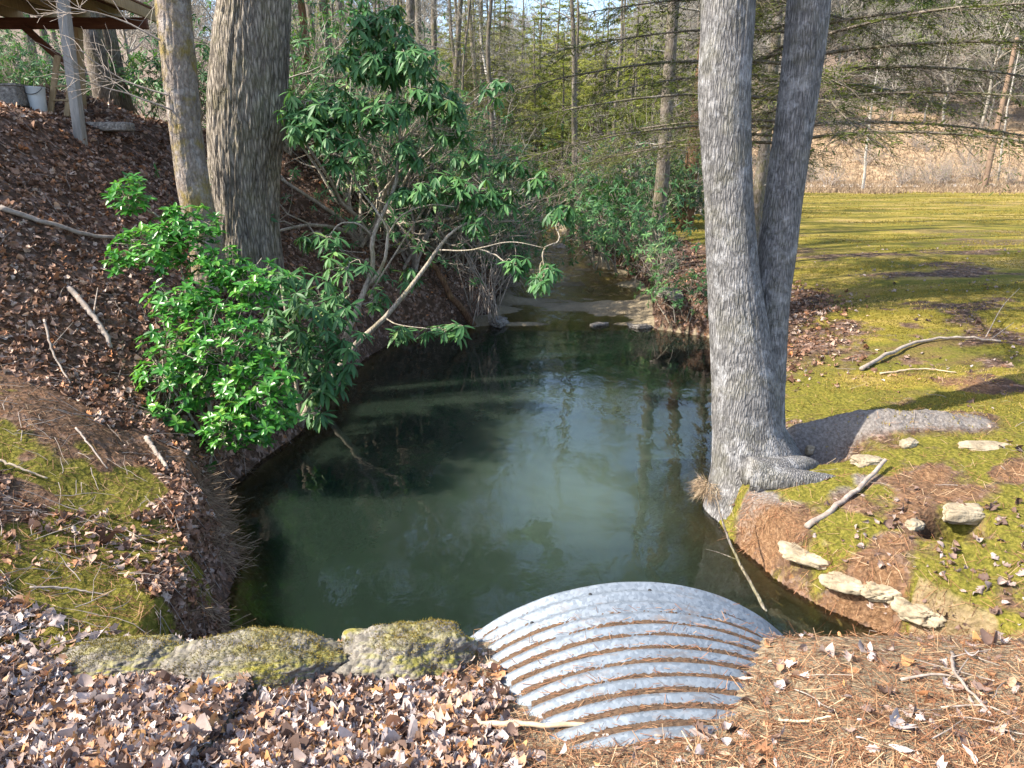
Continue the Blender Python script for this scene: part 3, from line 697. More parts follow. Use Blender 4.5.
# ------------------------------------------------------------------ sticks
def stick(name, pts, r0, r1, mat, label, cat='branch', side=(), k=7, group=None):
    mb = MB(); pa = smooth_path(pts, 18); tube(mb, pa+RNG.normal(0, r0*.25, pa.shape), np.linspace(r0, r1, 18), k)
    for sp_, sr in side:
        q = smooth_path(sp_, 8); tube(mb, q, np.linspace(sr, sr*.4, 8), 5)
    o = mb.build(name, mat, origin=tuple(pa[0])); return tag(o, label, cat, group)
_T = np.concatenate([np.arange(1.2, 12, .01), np.arange(12, 90, .1)])
def gp(px, py, zg=.95, lift=.02):       # where the view ray through this pixel first meets the ground
    d = ray(px, py); t = _T/d[1]; q = d[None]*t[:, None]; q[:, 2] += CAMZ
    hit = np.nonzero(ground(q[:, 0], q[:, 1]) >= q[:, 2])[0]
    i = hit[0] if len(hit) else len(_T)-1
    return np.array([q[i, 0], q[i, 1], float(ground(q[i, 0], q[i, 1]))+lift])
stick('fallen_stick', [gp(462, 728, lift=.025), gp(520, 729, lift=.03), gp(575, 731, lift=.035), gp(628, 733, lift=.045)], .016, .009, M['palestick'], 'bleached bare stick lying across the near end of the culvert')
stick('fallen_stick', [gp(585, 741, lift=.02), gp(620, 740, lift=.03), gp(662, 741, lift=.03)], .010, .006, M['twig'], 'dark thin stick beside the bleached one in front of the culvert')
wp = lambda px, py, z: P(px, py, z=z)
stick('leaning_branch', [wp(773, 627, -.06), wp(757, 595, .05), wp(738, 560, .25), wp(722, 520, .5), wp(716, 490, .68)], .017, .007, M['tree'], 'thin dead branch standing in the water against the twin trunk',
      side=[([wp(738, 560, .25), wp(720, 553, .27), wp(706, 549, .3)], .005)])
stick('fallen_branch', [gp(806, 529, .5), gp(840, 506, .5), gp(866, 486, .5, .05), gp(884, 470, .55, .10)], .028, .018, M['twig'], 'grey dead branch propped on the pale stone right of the twin trunk')
stick('fallen_branch', [gp(950, 656, lift=.03), gp(955, 682, lift=.04), gp(978, 708, lift=.03), gp(1012, 744, lift=.02)], .010, .005, M['twig'], 'forked pale twig in the moss at the near right corner',
      side=[([gp(900, 683, lift=.02), gp(935, 681, lift=.04), gp(968, 684, lift=.02)], .009), ([gp(955, 682, lift=.04), gp(966, 668, lift=.06)], .005), ([gp(940, 712, lift=.02), gp(985, 712, lift=.03), gp(1024, 728, lift=.02)], .006)])
stick('fallen_branch', [gp(778, 724, lift=.02), gp(805, 725, lift=.02), gp(829, 722, lift=.03)], .007, .005, M['palestick'], 'short pale twig in the pine straw right of the culvert')
stick('fallen_branch', [gp(0, 212, 3, .05), gp(45, 228, 3, .07), gp(90, 240, 3, .06), gp(142, 246, 2.6, .06)], .035, .02, M['twig'], 'long brown limb lying across the leafy slope beyond the left bank')
stick('fallen_branch', [gp(68, 290, 2.2, .03), gp(92, 318, 2, .07), gp(112, 350, 2, .04)], .035, .028, M['twig'], 'stout grey broken limb beside the bright green shrub', side=[([gp(95, 320, 2, .07), gp(100, 300, 2, .14)], .012)])
stick('fallen_branch', [gp(45, 325, 1.8, .05), gp(55, 360, 1.6, .06), gp(72, 388, 1.5, .04)], .014, .008, M['twig'], 'thin pale twig standing out on the left bank', side=[([gp(50, 355, 1.6, .05), gp(75, 332, 1.8, .1)], .006)])
stick('fallen_branch', [gp(146, 440, 1, .03), gp(156, 455, 1, .05), gp(168, 472, .9, .03)], .025, .018, M['twig'], 'short thick broken limb under the bright green shrub')
stick('fallen_branch', [gp(0, 465, 1.1, .04), gp(22, 474, 1.1, .05), gp(48, 482, 1.1, .03)], .011, .007, M['palestick'], 'pale twig at the left edge above the mossy bank')
stick('fallen_branch', [gp(77, 432, 1.2, .04), gp(90, 450, 1.1, .05), gp(108, 472, 1, .03)], .010, .006, M['twig'], 'slender curved twig on the dark leaves of the left bank')
stick('fallen_branch', [gp(30, 590, .9, .02), gp(70, 593, .9, .03), gp(108, 599, .8, .02)], .008, .005, M['twig'], 'straight thin twig on the leaves near the mossy boulders')
stick('fallen_branch', [gp(860, 372, 1, .03), gp(905, 350, 1, .05), gp(950, 340, 1, .04), gp(1000, 343, 1, .03)], .03, .015, M['twig'], 'dark fallen limb lying across the grass right of the twin trunk',
      side=[([gp(985, 340, 1, .04), gp(1000, 318, 1.1, .2), gp(1016, 305, 1.2, .3)], .008), ([gp(990, 342, 1, .04), gp(1012, 330, 1.1, .12)], .008)])
stick('fallen_branch', [gp(880, 375, 1, .02), gp(920, 371, 1, .03), gp(955, 374, 1, .02)], .014, .008, M['palestick'], 'pale straight stick on the mossy hump right of the twin trunk')
# ------------------------------------------------------------------ stones
def stone(name, px, py, zc, size, mat, label, seed, rz=0, rough=.3, sink=.35, Y=None, group=None):
    p = gp(px, py, zc, 0)
    mb = MB(); rock(mb, (0, 0, 0), size, seed, 5, rough+.50, rz, 1.0)
    o = mb.build(name, mat); o.location = (p[0], p[1], p[2]+size[2]*(1-2*sink)); return tag(o, label, 'stone', group)
def boulder(px, py, size, label, seed, rz):
    p = gp(px, py, .9, 0); root = empty('mossy_boulder', (p[0], p[1], p[2]-size[2]*.0), label, 'boulder')
    v, t = ico(6); n = v
    r = 1+.75*(fbm(n[:, 0]*1.5+seed*7, n[:, 1]*1.5, n[:, 2]*1.5, seed=seed)-.5)+.22*(fbm(n[:, 0]*5, n[:, 1]*5, n[:, 2]*5, seed=seed+1)-.5)+.05*np.abs(vnoise(n[:, 0]*22, n[:, 1]*14, n[:, 2]*14, seed+2)-.5)+.07*(vnoise(n[:, 0]*42, n[:, 1]*22, n[:, 2]*22, seed+4)-.5)
    v = n*r[:, None]; v = v*np.asarray(size)*1.05
    c, s_ = math.cos(rz), math.sin(rz); v = np.stack([v[:, 0]*c-v[:, 1]*s_, v[:, 0]*s_+v[:, 1]*c, v[:, 2]], 1)
    mb = MB(); mb.add(v, None, t); mb.build('body', M['concrete'], root)
    N = 26000; q = v[RNG.integers(0, len(v), N)]+RNG.normal(0, .004, (N, 3))
    f = fbm(q[:, 0]*5+seed, q[:, 1]*5, q[:, 2]*5, seed=seed+6)*.75+.3*q[:, 2]/size[2]+.10*RNG.random(N); k = (f > .67) & (q[:, 2] > -.1*size[2]); q = q[k]; N = len(q)
    d = q/np.asarray(size)+np.array([0, 0, .6])+RNG.normal(0, .5, (N, 3)); mm = MB()
    scatter_tpl(mm, BLADE, q, basis(d, rand_dirs(N)), np.stack([np.full(N, .005), RNG.uniform(.006, .015, N), np.ones(N)], 1), np.clip(.35+.6*fbm(q[:, 0]*9, q[:, 1]*9, q[:, 2]*9, seed=seed+8)+RNG.normal(0, .15, N), 0, 1))
    mm.build('moss', M['moss'], root, smooth=False)['kind'] = 'stuff'
boulder(112, 670, (.44, .22, .13), 'flat mossy aggregate boulder, leftmost of three along the pool edge', 3, .12)
boulder(258, 668, (.46, .22, .14), 'long pebbly mossy boulder, middle of three along the pool edge', 5, .06)
boulder(402, 660, (.40, .22, .20), 'tall pebbly mossy boulder, the one nearest the culvert', 8, .08)
stone('embedded_stone', 806, 556, .3, (.20, .10, .07), M['tanstone'], 'broad pale tan stone in the bank below the twin trunk', 11, -.7, .40, .68)
stone('embedded_stone', 846, 584, .2, (.17, .09, .06), M['tanstone'], 'tan stone low in the right bank, second from the twin trunk', 12, -.6, .40, .68)
stone('embedded_stone', 880, 594, .25, (.13, .09, .07), M['tanstone'], 'rounded tan stone in the right bank, third from the twin trunk', 13, -.5, .40, .68)
stone('embedded_stone', 918, 614, .2, (.18, .11, .08), M['tanstone'], 'pale split stone at the waterline nearest the embankment', 14, -.7, .45, .68)
stone('embedded_stone', 964, 518, .65, (.19, .08, .08), M['tanstone'], 'tan stone at the back of the burrow hole', 15, -.1, .25, .35)
stone('embedded_stone', 868, 463, .7, (.15, .07, .055), M['tanstone'], 'pale triangular stone holding up the dead grey branch', 16, .1, .3, .4)
stone('embedded_stone', 914, 527, .6, (.08, .06, .05), M['tanstone'], 'small round stone left of the burrow hole', 17, .3, .2)
stone('embedded_stone', 909, 445, .8, (.10, .07, .05), M['tanstone'], 'small pale stone behind the propped branch', 18, .3, .25)
stone('embedded_stone', 988, 447, .8, (.24, .10, .05), M['tanstone'], 'wide flat pale stone in the moss at far right', 19, 0, .2, .6)
stone('embedded_stone', 809, 454, .5, (.05, .05, .05), M['tanstone'], 'little round pale stone in the hollow behind the trunk', 20, 0, .15, .3)
for k_, (px, py, s, lab) in enumerate([(640, 330, .32, 'dark leafy rock at the right end of the riffle'), (600, 327, .22, 'low dark rock in the riffle beside the larger one'), (590, 292, .16, 'small brown rock on the muddy shoal'),
      (500, 326, .3, 'wet rock under the leaning bare stem at left of the riffle'), (560, 250, .5, 'dark boulder under the overhanging right bank leaves'), (665, 322, .35, 'dark rock at the foot of the far right bank')]):
    stone('stream_rock', px, py, .1, (s, s*.6, s*.35), M['greystone'], lab, 30+k_, .4*k_, .3, .4)
# ------------------------------------------------------------------ large trunks
def bark_rfun(seed, depth, fa=9., fz=1.4, flare=0, flare_h=.4, lobes=None, ground_z=0):
    def f(rr, th, path, T, N, B):
        s = np.concatenate([[0], np.cumsum(np.linalg.norm(np.diff(path, axis=0), axis=1))])[:, None]
        c, sn = np.cos(th)[None], np.sin(th)[None]
        n = fbm(c*fa*.55+seed, sn*fa*.55, s*fz, seed=seed, o=3)
        ridge = 1-np.abs(2*n-1)*2.2
        low = fbm(c*1.2+seed, sn*1.2, s*.7, seed=seed+9, o=2)-.5
        r = rr*(1+.16*low)+depth*np.clip(ridge, -1, 1)
        if flare:
            lb = np.ones_like(th)*.5
            if lobes:
                lb = sum(a*np.exp(-((np.angle(np.exp(1j*(th-p))))/wd)**2) for p, a, wd in lobes)+.25
            r = r+rr*flare*np.exp(-s/flare_h)*lb[None]
        return r
    return f
def trunk_px(rows, Y, n=150, base_z=None, extend=None):
    """rows: (py, left px, right px) from the base upwards; Y depth at each row (number or list)"""
    pts, rad = [], []
    for k_, (py, a, b) in enumerate(rows):
        yy = Y if np.ndim(Y) == 0 else Y[k_]
        c = P((a+b)/2, py, Y=yy); zc = yy*cp-(c[2]-CAMZ)*sp
        pts.append(c); rad.append((b-a)/2/F*zc)
    if extend:
        d = pts[-1]-pts[-2]; d = d/np.linalg.norm(d)
        for e, q in extend:
            pts.append(pts[-1]+d*e+np.array([RNG.normal(0, .04*e), RNG.normal(0, .04*e), 0])); rad.append(rad[-1]*q)
    pts = np.array(pts); rad = np.array(rad)
    pa = smooth_path(pts, n)
    u = np.linspace(0, len(rad)-1, n); return pa, np.interp(u, np.arange(len(rad)), rad)
# --- branching for crowns
def grow(mb, p, d, L, r, depth, maxd, k=4, up=.15, wob=.25, nsub=(3, 6), ends=None, tip=.35, minr=.004, spread=(.5, 1.1)):
    n = 6 if depth < 2 else 4
    pts = [np.array(p)]; dd = np.array(d, float)
    for _ in range(n):
        dd = dd+RNG.normal(0, wob/math.sqrt(n), 3)+np.array([0, 0, up/n]); dd /= np.linalg.norm(dd)
        pts.append(pts[-1]+dd*L/n)
    pts = np.array(pts); rad = np.linspace(r, max(r*tip, minr*.6), len(pts))
    tube(mb, pts, rad, max(3, k-depth), cap=False)
    if depth < maxd:
        for _ in range(random.randint(*nsub)):
            t = random.uniform(.3, .98)*(len(pts)-1); i_ = min(int(t), len(pts)-2); q = pts[i_]+(pts[i_+1]-pts[i_])*(t-i_)
            ax = rand_dirs(1)[0]; ax -= dd*np.dot(ax, dd); ax /= np.linalg.norm(ax)
            a = random.uniform(*spread); nd = dd*math.cos(a)+ax*math.sin(a)
            grow(mb, q, nd, L*random.uniform(.4, .7), max(np.interp(t, np.arange(len(pts)), rad)*.6, minr), depth+1, maxd, k, up, wob, nsub, ends, tip, minr, spread)
    elif ends is not None: ends.append((pts[-1], dd))
def crown_on(pa, rad, t0, n, L, maxd=3, **kw):
    mb = MB()
    for _ in range(n):
        t = random.uniform(t0, 1)**.8*(len(pa)-1); i_ = min(int(t), len(pa)-2); q = pa[i_]
        th = random.uniform(0, 6.28); d = np.array([math.cos(th), math.sin(th), random.uniform(.1, .9)]); d /= np.linalg.norm(d)
        grow(mb, q, d, L*random.uniform(.6, 1.2)*(1.15-.6*i_/len(pa)), min(rad[i_]*.45, .09), 0, maxd, 6, **kw)
    return mb
# twin trunk
tw = gp(752, 520, .4, 0)
twin = empty('twin_trunk_tree', tuple(tw), 'grey barked tree with two trunks forking low at the pool edge', 'tree')
def child(mb, name, mat, parent, label=None, **kw):
    o = mb.build(name, mat, parent, **kw); o.matrix_parent_inverse = Matrix.Translation(-Vector(parent.location))
    if label: o['label'] = label
    return o
ext = [(1.5, .97), (2, .94), (2.5, .9), (3, .8), (3, .6), (3, .3)]
pa, rd = trunk_px([(545, 708, 826), (510, 711, 814), (470, 714, 799), (430, 715, 781), (380, 713, 776), (330, 711, 767), (280, 709, 758), (200, 706, 752), (100, 699, 750), (0, 702, 754)], [6.55, 6.6, 6.68, 6.72, 6.76, 6.8, 6.82, 6.88, 6.95, 7.0], 330, extend=ext)
mb = MB(); tube(mb, pa, rd, 140, rfun=bark_rfun(4, .0075, 21, 1.9, .42, .55, [(-1.5, 1.5, .42), (-2.5, .9, .4), (-.5, 1.0, .4), (2.6, .6, .6), (1.4, .5, .5)]))
child(mb, 'trunk', M['maple'], twin)
cr = crown_on(pa, rd, .74, 11, 4.0, 3, up=.45)
pb, rb = trunk_px([(440, 742, 784), (400, 747, 783), (350, 751, 785), (300, 754, 788), (250, 759, 795), (200, 766, 801), (100, 779, 816), (0, 788, 828)], [6.9, 6.95, 7.0, 7.05, 7.1, 7.15, 7.2, 7.25], 280, extend=ext)
mb = MB(); tube(mb, pb, rb, 110, rfun=bark_rfun(14, .0065, 20, 1.9))
child(mb, 'trunk', M['maple'], twin, 'right trunk leaning outward from the fork')
cr2 = crown_on(pb, rb, .74, 9, 3.8, 3, up=.45)
for a in (cr2,):
    off = cr.n; cr.v += a.v; cr.a += a.a; cr.q += [q+off for q in a.q]; cr.t += [q+off for q in a.t]; cr.n += a.n
child(cr, 'crown', M['fartree'], twin)
for an, ln, r0 in ((.10, 1.25, .17), (-.42, .95, .14), (.62, 1.1, .13)):
    d = np.linspace(0, ln, 30); c0 = tw+np.array([.06, .30, 0]); xs = c0[0]+np.cos(an+.35*d)*d; ys = c0[1]+np.sin(an+.35*d)*d
    q = np.stack([xs, ys, ground(xs, ys, False)+.10*np.exp(-d*2.2)-.13*(d/ln)**3], 1); q[:, 2] = np.convolve(np.pad(q[:, 2], 4, 'edge'), np.ones(9)/9, 'valid')
    mb = MB(); tube(mb, q, r0*(1-.85*d/ln)+.01, 30, rfun=bark_rfun(44, .006, 14, 4)); child(mb, 'root', M['maple'], twin)
# moss clump at the foot of the twin trunk over the water
mb = MB(); c0 = wp(704, 487, .28); n = 900
th = RNG.uniform(0, 6.28, n); rr = .16*np.sqrt(RNG.random(n)); p = c0+np.stack([rr*np.cos(th)*.9+.05, rr*np.sin(th), RNG.uniform(-.08, .06, n)], 1)
d = np.stack([np.cos(th), np.sin(th), RNG.uniform(-1.6, .6, n)], 1)
scatter_tpl(mb, BLADE, p, basis(d, rand_dirs(n)), np.stack([np.full(n, .006), RNG.uniform(.04, .14, n), np.ones(n)], 1), np.clip(RNG.normal(.6, .25, n), 0, 1))
tag(mb.build('grass_tuft', M['drygrass'], smooth=False, origin=tuple(c0)), 'tuft of yellowed grass hanging over the water at the twin trunk', 'grass tuft')
# big furrowed oak on the left
ob = gp(245, 262, 2.1, 0)
oak = empty('oak_tree', tuple(ob), 'massive furrowed brown trunk standing on the left bank above the shrubs', 'tree')
pa, rd = trunk_px([(300, 206, 284), (262, 212, 278), (220, 213, 275), (160, 212, 277), (100, 213, 283), (40, 218, 287), (0, 222, 289)], 11.0, 300, extend=ext)
mb = MB(); tube(mb, pa, rd, 260, rfun=bark_rfun(23, .034, 24, 1.7, .25, .4)); child(mb, 'trunk', M['oak'], oak)
child(crown_on(pa, rd, .5, 16, 6, 3), 'crown', M['fartree'], oak)
# slim lichened tree
sb = gp(212, 262, 2.3, 0)
slim = empty('lichened_tree', tuple(sb), 'slender tree with patchy lichen and moss leaning left of the massive trunk', 'tree')
pa, rd = trunk_px([(290, 196, 226), (250, 192, 222), (200, 182, 211), (150, 174, 203), (100, 167, 197), (60, 163, 194), (0, 157, 189)], 9.9, 220, extend=ext)
mb = MB(); tube(mb, pa, rd, 110, rfun=bark_rfun(33, .014, 11, 4.0, .3, .3)); child(mb, 'trunk', M['slim'], slim)
cr = crown_on(pa, rd, .5, 10, 4, 3)
for q, dirv in ((P(160, 40, Y=9.7), (-.9, -.2, .4)), (P(168, 95, Y=9.7), (-1, -.3, .3)), (P(172, 110, Y=9.7), (-.7, -.6, .1))):
    grow(cr, q, np.array(dirv), 1.1, .014, 1, 3, 6)
child(cr, 'crown', M['twig'], slim)
# ------------------------------------------------------------------ generic tree prototypes
def forest_tree(name, H, r, label, bark, seed, low=.35, nb=16, L=3.2, group=None, lean=.02, lowdead=3, maxd=3):
    random.seed(seed)
    pts = [np.zeros(3)]
    for k_ in range(9): pts.append(pts[-1]+np.array([random.gauss(0, lean*H/9*2), random.gauss(0, lean*H/9*2), H/9]))
    pa = smooth_path(pts, 40); rd = np.interp(np.linspace(0, 1, 40), [0, .04, .5, 1], [r*1.35, r, r*.65, r*.12])
    root = empty(name, (0, 0, 0), label, 'tree', group)
    mb = MB(); pa2 = pa.copy(); pa2[0, 2] = -.5
    tube(mb, pa2, rd, 16, rfun=bark_rfun(seed, r*.05, 6, 1.2)); mb.build('trunk', bark, root)
    cr = crown_on(pa, rd, low, nb, L, maxd, minr=.006)
    for _ in range(lowdead):
        i_ = int(random.uniform(.08, low)*40); th = random.uniform(0, 6.28)
        grow(cr, pa[i_], np.array([math.cos(th), math.sin(th), .1]), random.uniform(.8, 1.8), r*.12+.006, 1, 3, 5)
    cr.build('crown', M['fartree'], root)
    return root
def hemlock(name, H, r, label, leafmat, seed, z0=1.2, n=60, L0=3.2, nl=.05, dens=26, group=None, nw=.006, twigmat=None, bare=.15, tw_=.005):
    random.seed(seed)
    root = empty(name, (0, 0, 0), label, 'tree', group)
    mb = MB(); pa = np.stack([np.zeros(30), np.zeros(30), np.linspace(-.4, H, 30)], 1); pa[:, :2] += np.cumsum(RNG.normal(0, .02, (30, 2)), 0)
    tube(mb, pa, np.linspace(r, .02, 30), 14, rfun=bark_rfun(seed, r*.06, 6, 1.5)); mb.build('trunk', M['tree'], root)
    br = MB(); fo = MB(); pos, dr_, = [], []
    for k_ in range(n):
        t = (k_+random.random())/n; z = z0+(H-z0)*t**1.1; L = L0*(1-t*.85)*random.uniform(.7, 1.15); th = k_*2.4+random.gauss(0, .4)
        d = np.array([math.cos(th), math.sin(th), .12]); p = np.array([np.interp(z, pa[:, 2], pa[:, 0]), np.interp(z, pa[:, 2], pa[:, 1]), z]); pts = [p]
        for q in range(7):
            d = d+np.array([random.gauss(0, .06), random.gauss(0, .06), -.055]); d /= np.linalg.norm(d); pts.append(pts[-1]+d*L/7)
        pts = np.array(pts); tube(br, pts, np.linspace(.008+.0042*L, .003, 8), 4, cap=False)
        for q in range(int(dens*L/2)):
            u = random.uniform(.10, 1)*7; i_ = min(int(u), 6); c = pts[i_]+(pts[i_+1]-pts[i_])*(u-i_)
            dd = pts[i_+1]-pts[i_]; dd = dd/np.linalg.norm(dd); s = np.cross(dd, [0, 0, 1]); s = s/np.linalg.norm(s)*random.choice((-1, 1))
            td = dd*random.uniform(.4, 1)+s*random.uniform(.5, 1.1)+np.array([0, 0, random.gauss(-.15, .3)]); td /= np.linalg.norm(td); tl = random.uniform(.25, 1.0)*min(1.1, L*.35)*(1.25-u/9)
            e = c+td*tl+np.array([0, 0, -.15*tl]); md = (c+e)/2+RNG.normal(0, .05*tl, 3)
            tube(br, np.array([c, md, e]), [tw_, tw_*.8, tw_*.4], 3, cap=False)
            if random.random() < bare: 
                for _ in range(3):
                    f = random.random(); q0 = c+(e-c)*f; tube(br, np.array([q0, q0+(td+rand_dirs(1)[0]*.8)*tl*.35]), [tw_*.7, tw_*.3], 3, cap=False)
                continue
            m_ = max(4, int(tl/nl*3.2)); f = RNG.random(m_)[:, None]
            sgn = RNG.choice([-1, 1], (m_, 1)); pr = np.cross(td, [0, 0, 1]); pr = pr/np.linalg.norm(pr)
            pos.append(c+(e-c)*f+pr*sgn*RNG.random((m_, 1))*.18*tl)
            dr_.append(td*.8+pr*sgn*.9+RNG.normal(0, .3, (m_, 3)))
    pos = np.concatenate(pos); dr_ = np.concatenate(dr_); n_ = len(pos)
    clump = np.clip(fbm(pos[:, 0]*.9, pos[:, 1]*.9, pos[:, 2]*1.2, seed=seed)*2-.5+RNG.normal(0, .15, n_), 0, 1)
    keep = fbm(pos[:, 0]*1.4, pos[:, 1]*1.4, pos[:, 2]*1.4, seed=seed+5) > .36
    scatter_tpl(fo, NEED, pos[keep], basis(dr_, np.array([[0, 0, 1.]])+RNG.normal(0, .35, (n_, 3)))[keep], np.stack([np.full(n_, nw), nl*RNG.uniform(.7, 1.5, n_), np.ones(n_)], 1)[keep], clump[keep])
    br.build('limbs', twigmat or M['tree'], root)
    fo.build('foliage', leafmat, root, smooth=False)
    return root
def bush(name, rx, h, nw, label, leafmat, seed, length=.15, cat='shrub', group=None, tpl=LANCE, nleaf=8, droop=.5, stems=7, smat=None):
    random.seed(seed)
    root = empty(name, (0, 0, 0), label, cat, group)
    mb = MB(); pts = []; fo = MB()
    ends = []
    for k_ in range(stems):
        th = random.uniform(0, 6.28); d = np.array([math.cos(th)*.5, math.sin(th)*.5, 1]); d /= np.linalg.norm(d)
        grow(mb, np.array([random.gauss(0, .12*rx), random.gauss(0, .12*rx), -.1]), d, h*random.uniform(.55, .8), .022*max(.6, h/2), 0, 2, 6, up=.1, wob=.5, nsub=(3, 5), ends=ends)
    e = np.array([a for a, b in ends])
    extra = max(0, nw-len(e))
    c = RNG.normal(size=(extra, 3)); c /= np.linalg.norm(c, axis=1)[:, None]
    c = c*(RNG.random(extra)[:, None]**.35)*np.array([rx, rx, h*.5])+np.array([0, 0, h*.55])
    keep = fbm(c[:, 0]*1.5, c[:, 1]*1.5, c[:, 2]*1.5, seed=seed) > .40
    c = c[keep]
    pos = np.vstack([e, c]); ax = pos-np.array([0, 0, h*.3]); ax[:, 2] = np.abs(ax[:, 2])+.3
    for q in c[::3]:
        tube(mb, smooth_path([q*np.array([.5, .5, .6]), q*.8+np.array([0, 0, -.03]), q], 5), [.007, .006, .005, .004, .003], 3, cap=False)
    whorls(fo, pos, ax, nleaf, length, droop, tpl)
    mb.build('stems', smat or M['stem'], root); fo.build('foliage', leafmat, root)
    return root
def on_ground(x, y): return (x, y, float(ground(x, y))-.03)
def at(px, Y):          # ground point below image column px at depth Y
    x = 0.0; z = 1.0
    for _ in range(6):
        zc = Y*cp-(z-CAMZ)*sp; x = (px-512)/F*zc; z = float(ground(x, Y))
    return (x, Y, z-.03)
# ------------------------------------------------------------------ shrubs of the pool
def custom_shrub(name, base, label, stems, clusters, leafmat, length, nleaf, droop, tpl, stem_mat, cat='shrub', axis_up=.6, join=None, rj=.007, dens=1.0):
    root = empty(name, tuple(base), label, cat)
    mb = MB()
    for pts, r0, r1 in stems:
        q = smooth_path(pts, 22); tube(mb, q+RNG.normal(0, r0*.12, q.shape), np.linspace(r0, r1, 22), 9)
    sk = np.concatenate([smooth_path(p, 22) for p, _, _ in stems])
    fo = MB(); allp, alla = [], []
    for cx, cy, rx, ry, n, Yc, dY in clusters:
        c0 = P(cx, cy, Y=Yc)
        dist = np.linalg.norm(sk-c0, axis=1)+np.where(sk[:, 2] > c0[2]+.15, .5, 0); s0 = sk[np.argmin(dist)]
        hub = c0+(s0-c0)*.25+np.array([0, 0, -.03]); mid = (s0+hub)/2+RNG.normal(0, .10*np.linalg.norm(hub-s0)+.01, 3)
        hp = smooth_path([s0, mid, hub, c0+RNG.normal(0, .05, 3)], 14); tube(mb, hp+RNG.normal(0, .006, hp.shape), np.linspace(rj*1.9, rj*.9, 14), 6, cap=False)
        for _ in range(int(n*dens)):
            u = rand_dirs(1)[0]*random.random()**.4
            q = P(cx+u[0]*rx, cy-u[2]*ry, Y=Yc+u[1]*dY)
            allp.append(q); alla.append(q-c0+np.array([0, -.1, axis_up]))
            e0 = hp[random.randint(6, 13)]; L = np.linalg.norm(q-e0)
            tube(mb, smooth_path([e0, e0+(q-e0)*.4+RNG.normal(0, .12*L+.005, 3), e0+(q-e0)*.8+RNG.normal(0, .06*L, 3)-np.array([0, 0, .04*L]), q], 9), np.linspace(rj*.8, rj*.4, 9), 4, cap=False)
    allp, alla = np.array(allp), np.array(alla)
    whorls(fo, allp, alla, nleaf, length, droop, tpl)
    child(mb, 'stems', stem_mat, root); child(fo, 'foliage', leafmat, root)
    return root
b0 = gp(200, 440, .9, 0)
sY = 7.5
custom_shrub('laurel_shrub', b0, 'bright green glossy leaved shrub lit on the left bank over the pool', 
  [([P(215, 440, Y=7.2), P(205, 380, Y=7.3), P(190, 300, Y=7.6), P(165, 220, Y=7.9)], .028, .008), ([P(220, 440, Y=7.2), P(240, 390, Y=7.1), P(262, 350, Y=7.1)], .022, .008), ([P(210, 445, Y=7.2), P(180, 400, Y=7.2), P(150, 350, Y=7.3)], .02, .007), ([P(200, 330, Y=7.5), P(235, 290, Y=7.6), P(262, 258, Y=7.7)], .014, .006)],
  [(175, 365, 42, 60, 110, 7.2, .45), (225, 355, 50, 55, 120, 7.1, .45), (262, 395, 42, 45, 110, 6.9, .4), (235, 430, 42, 25, 60, 6.9, .35), (165, 420, 26, 22, 26, 7.0, .3), (180, 300, 40, 22, 40, 7.4, .4),
   (150, 250, 42, 26, 60, 7.7, .4), (185, 228, 40, 26, 60, 7.8, .4), (128, 195, 22, 24, 30, 7.9, .35), (255, 285, 36, 26, 50, 7.6, .4), (215, 265, 34, 22, 40, 7.7, .35), (118, 262, 14, 14, 8, 7.6, .2), (210, 470, 8, 5, 2, 6.9, .1)],
  M['laurel'], .10, 8, .18, OVAL, M['stem'], dens=1.5)
b1 = gp(330, 400, .4, 0)
custom_shrub('rhododendron', b1, 'low dark green rhododendron overhanging the water right of the bright shrub',
  [([P(300, 425, Y=8.6), P(320, 380, Y=8.6), P(335, 330, Y=8.8), P(345, 300, Y=9)], .045, .014), ([P(300, 425, Y=8.6), P(295, 370, Y=8.8), P(285, 310, Y=9), P(280, 280, Y=9.2)], .03, .012)],
  [(318, 300, 44, 26, 26, 8.8, .5), (330, 345, 36, 34, 34, 8.5, .4), (290, 330, 30, 40, 24, 8.9, .5), (325, 385, 26, 20, 16, 8.4, .3), (285, 275, 30, 14, 10, 9.2, .4), (318, 415, 14, 7, 4, 8.2, .2), (345, 265, 22, 18, 8, 9.2, .3)],
  M['rhodo'], .21, 9, .9, LANCE, M['stem'], dens=1.45)
b2 = gp(345, 365, .3, 0)
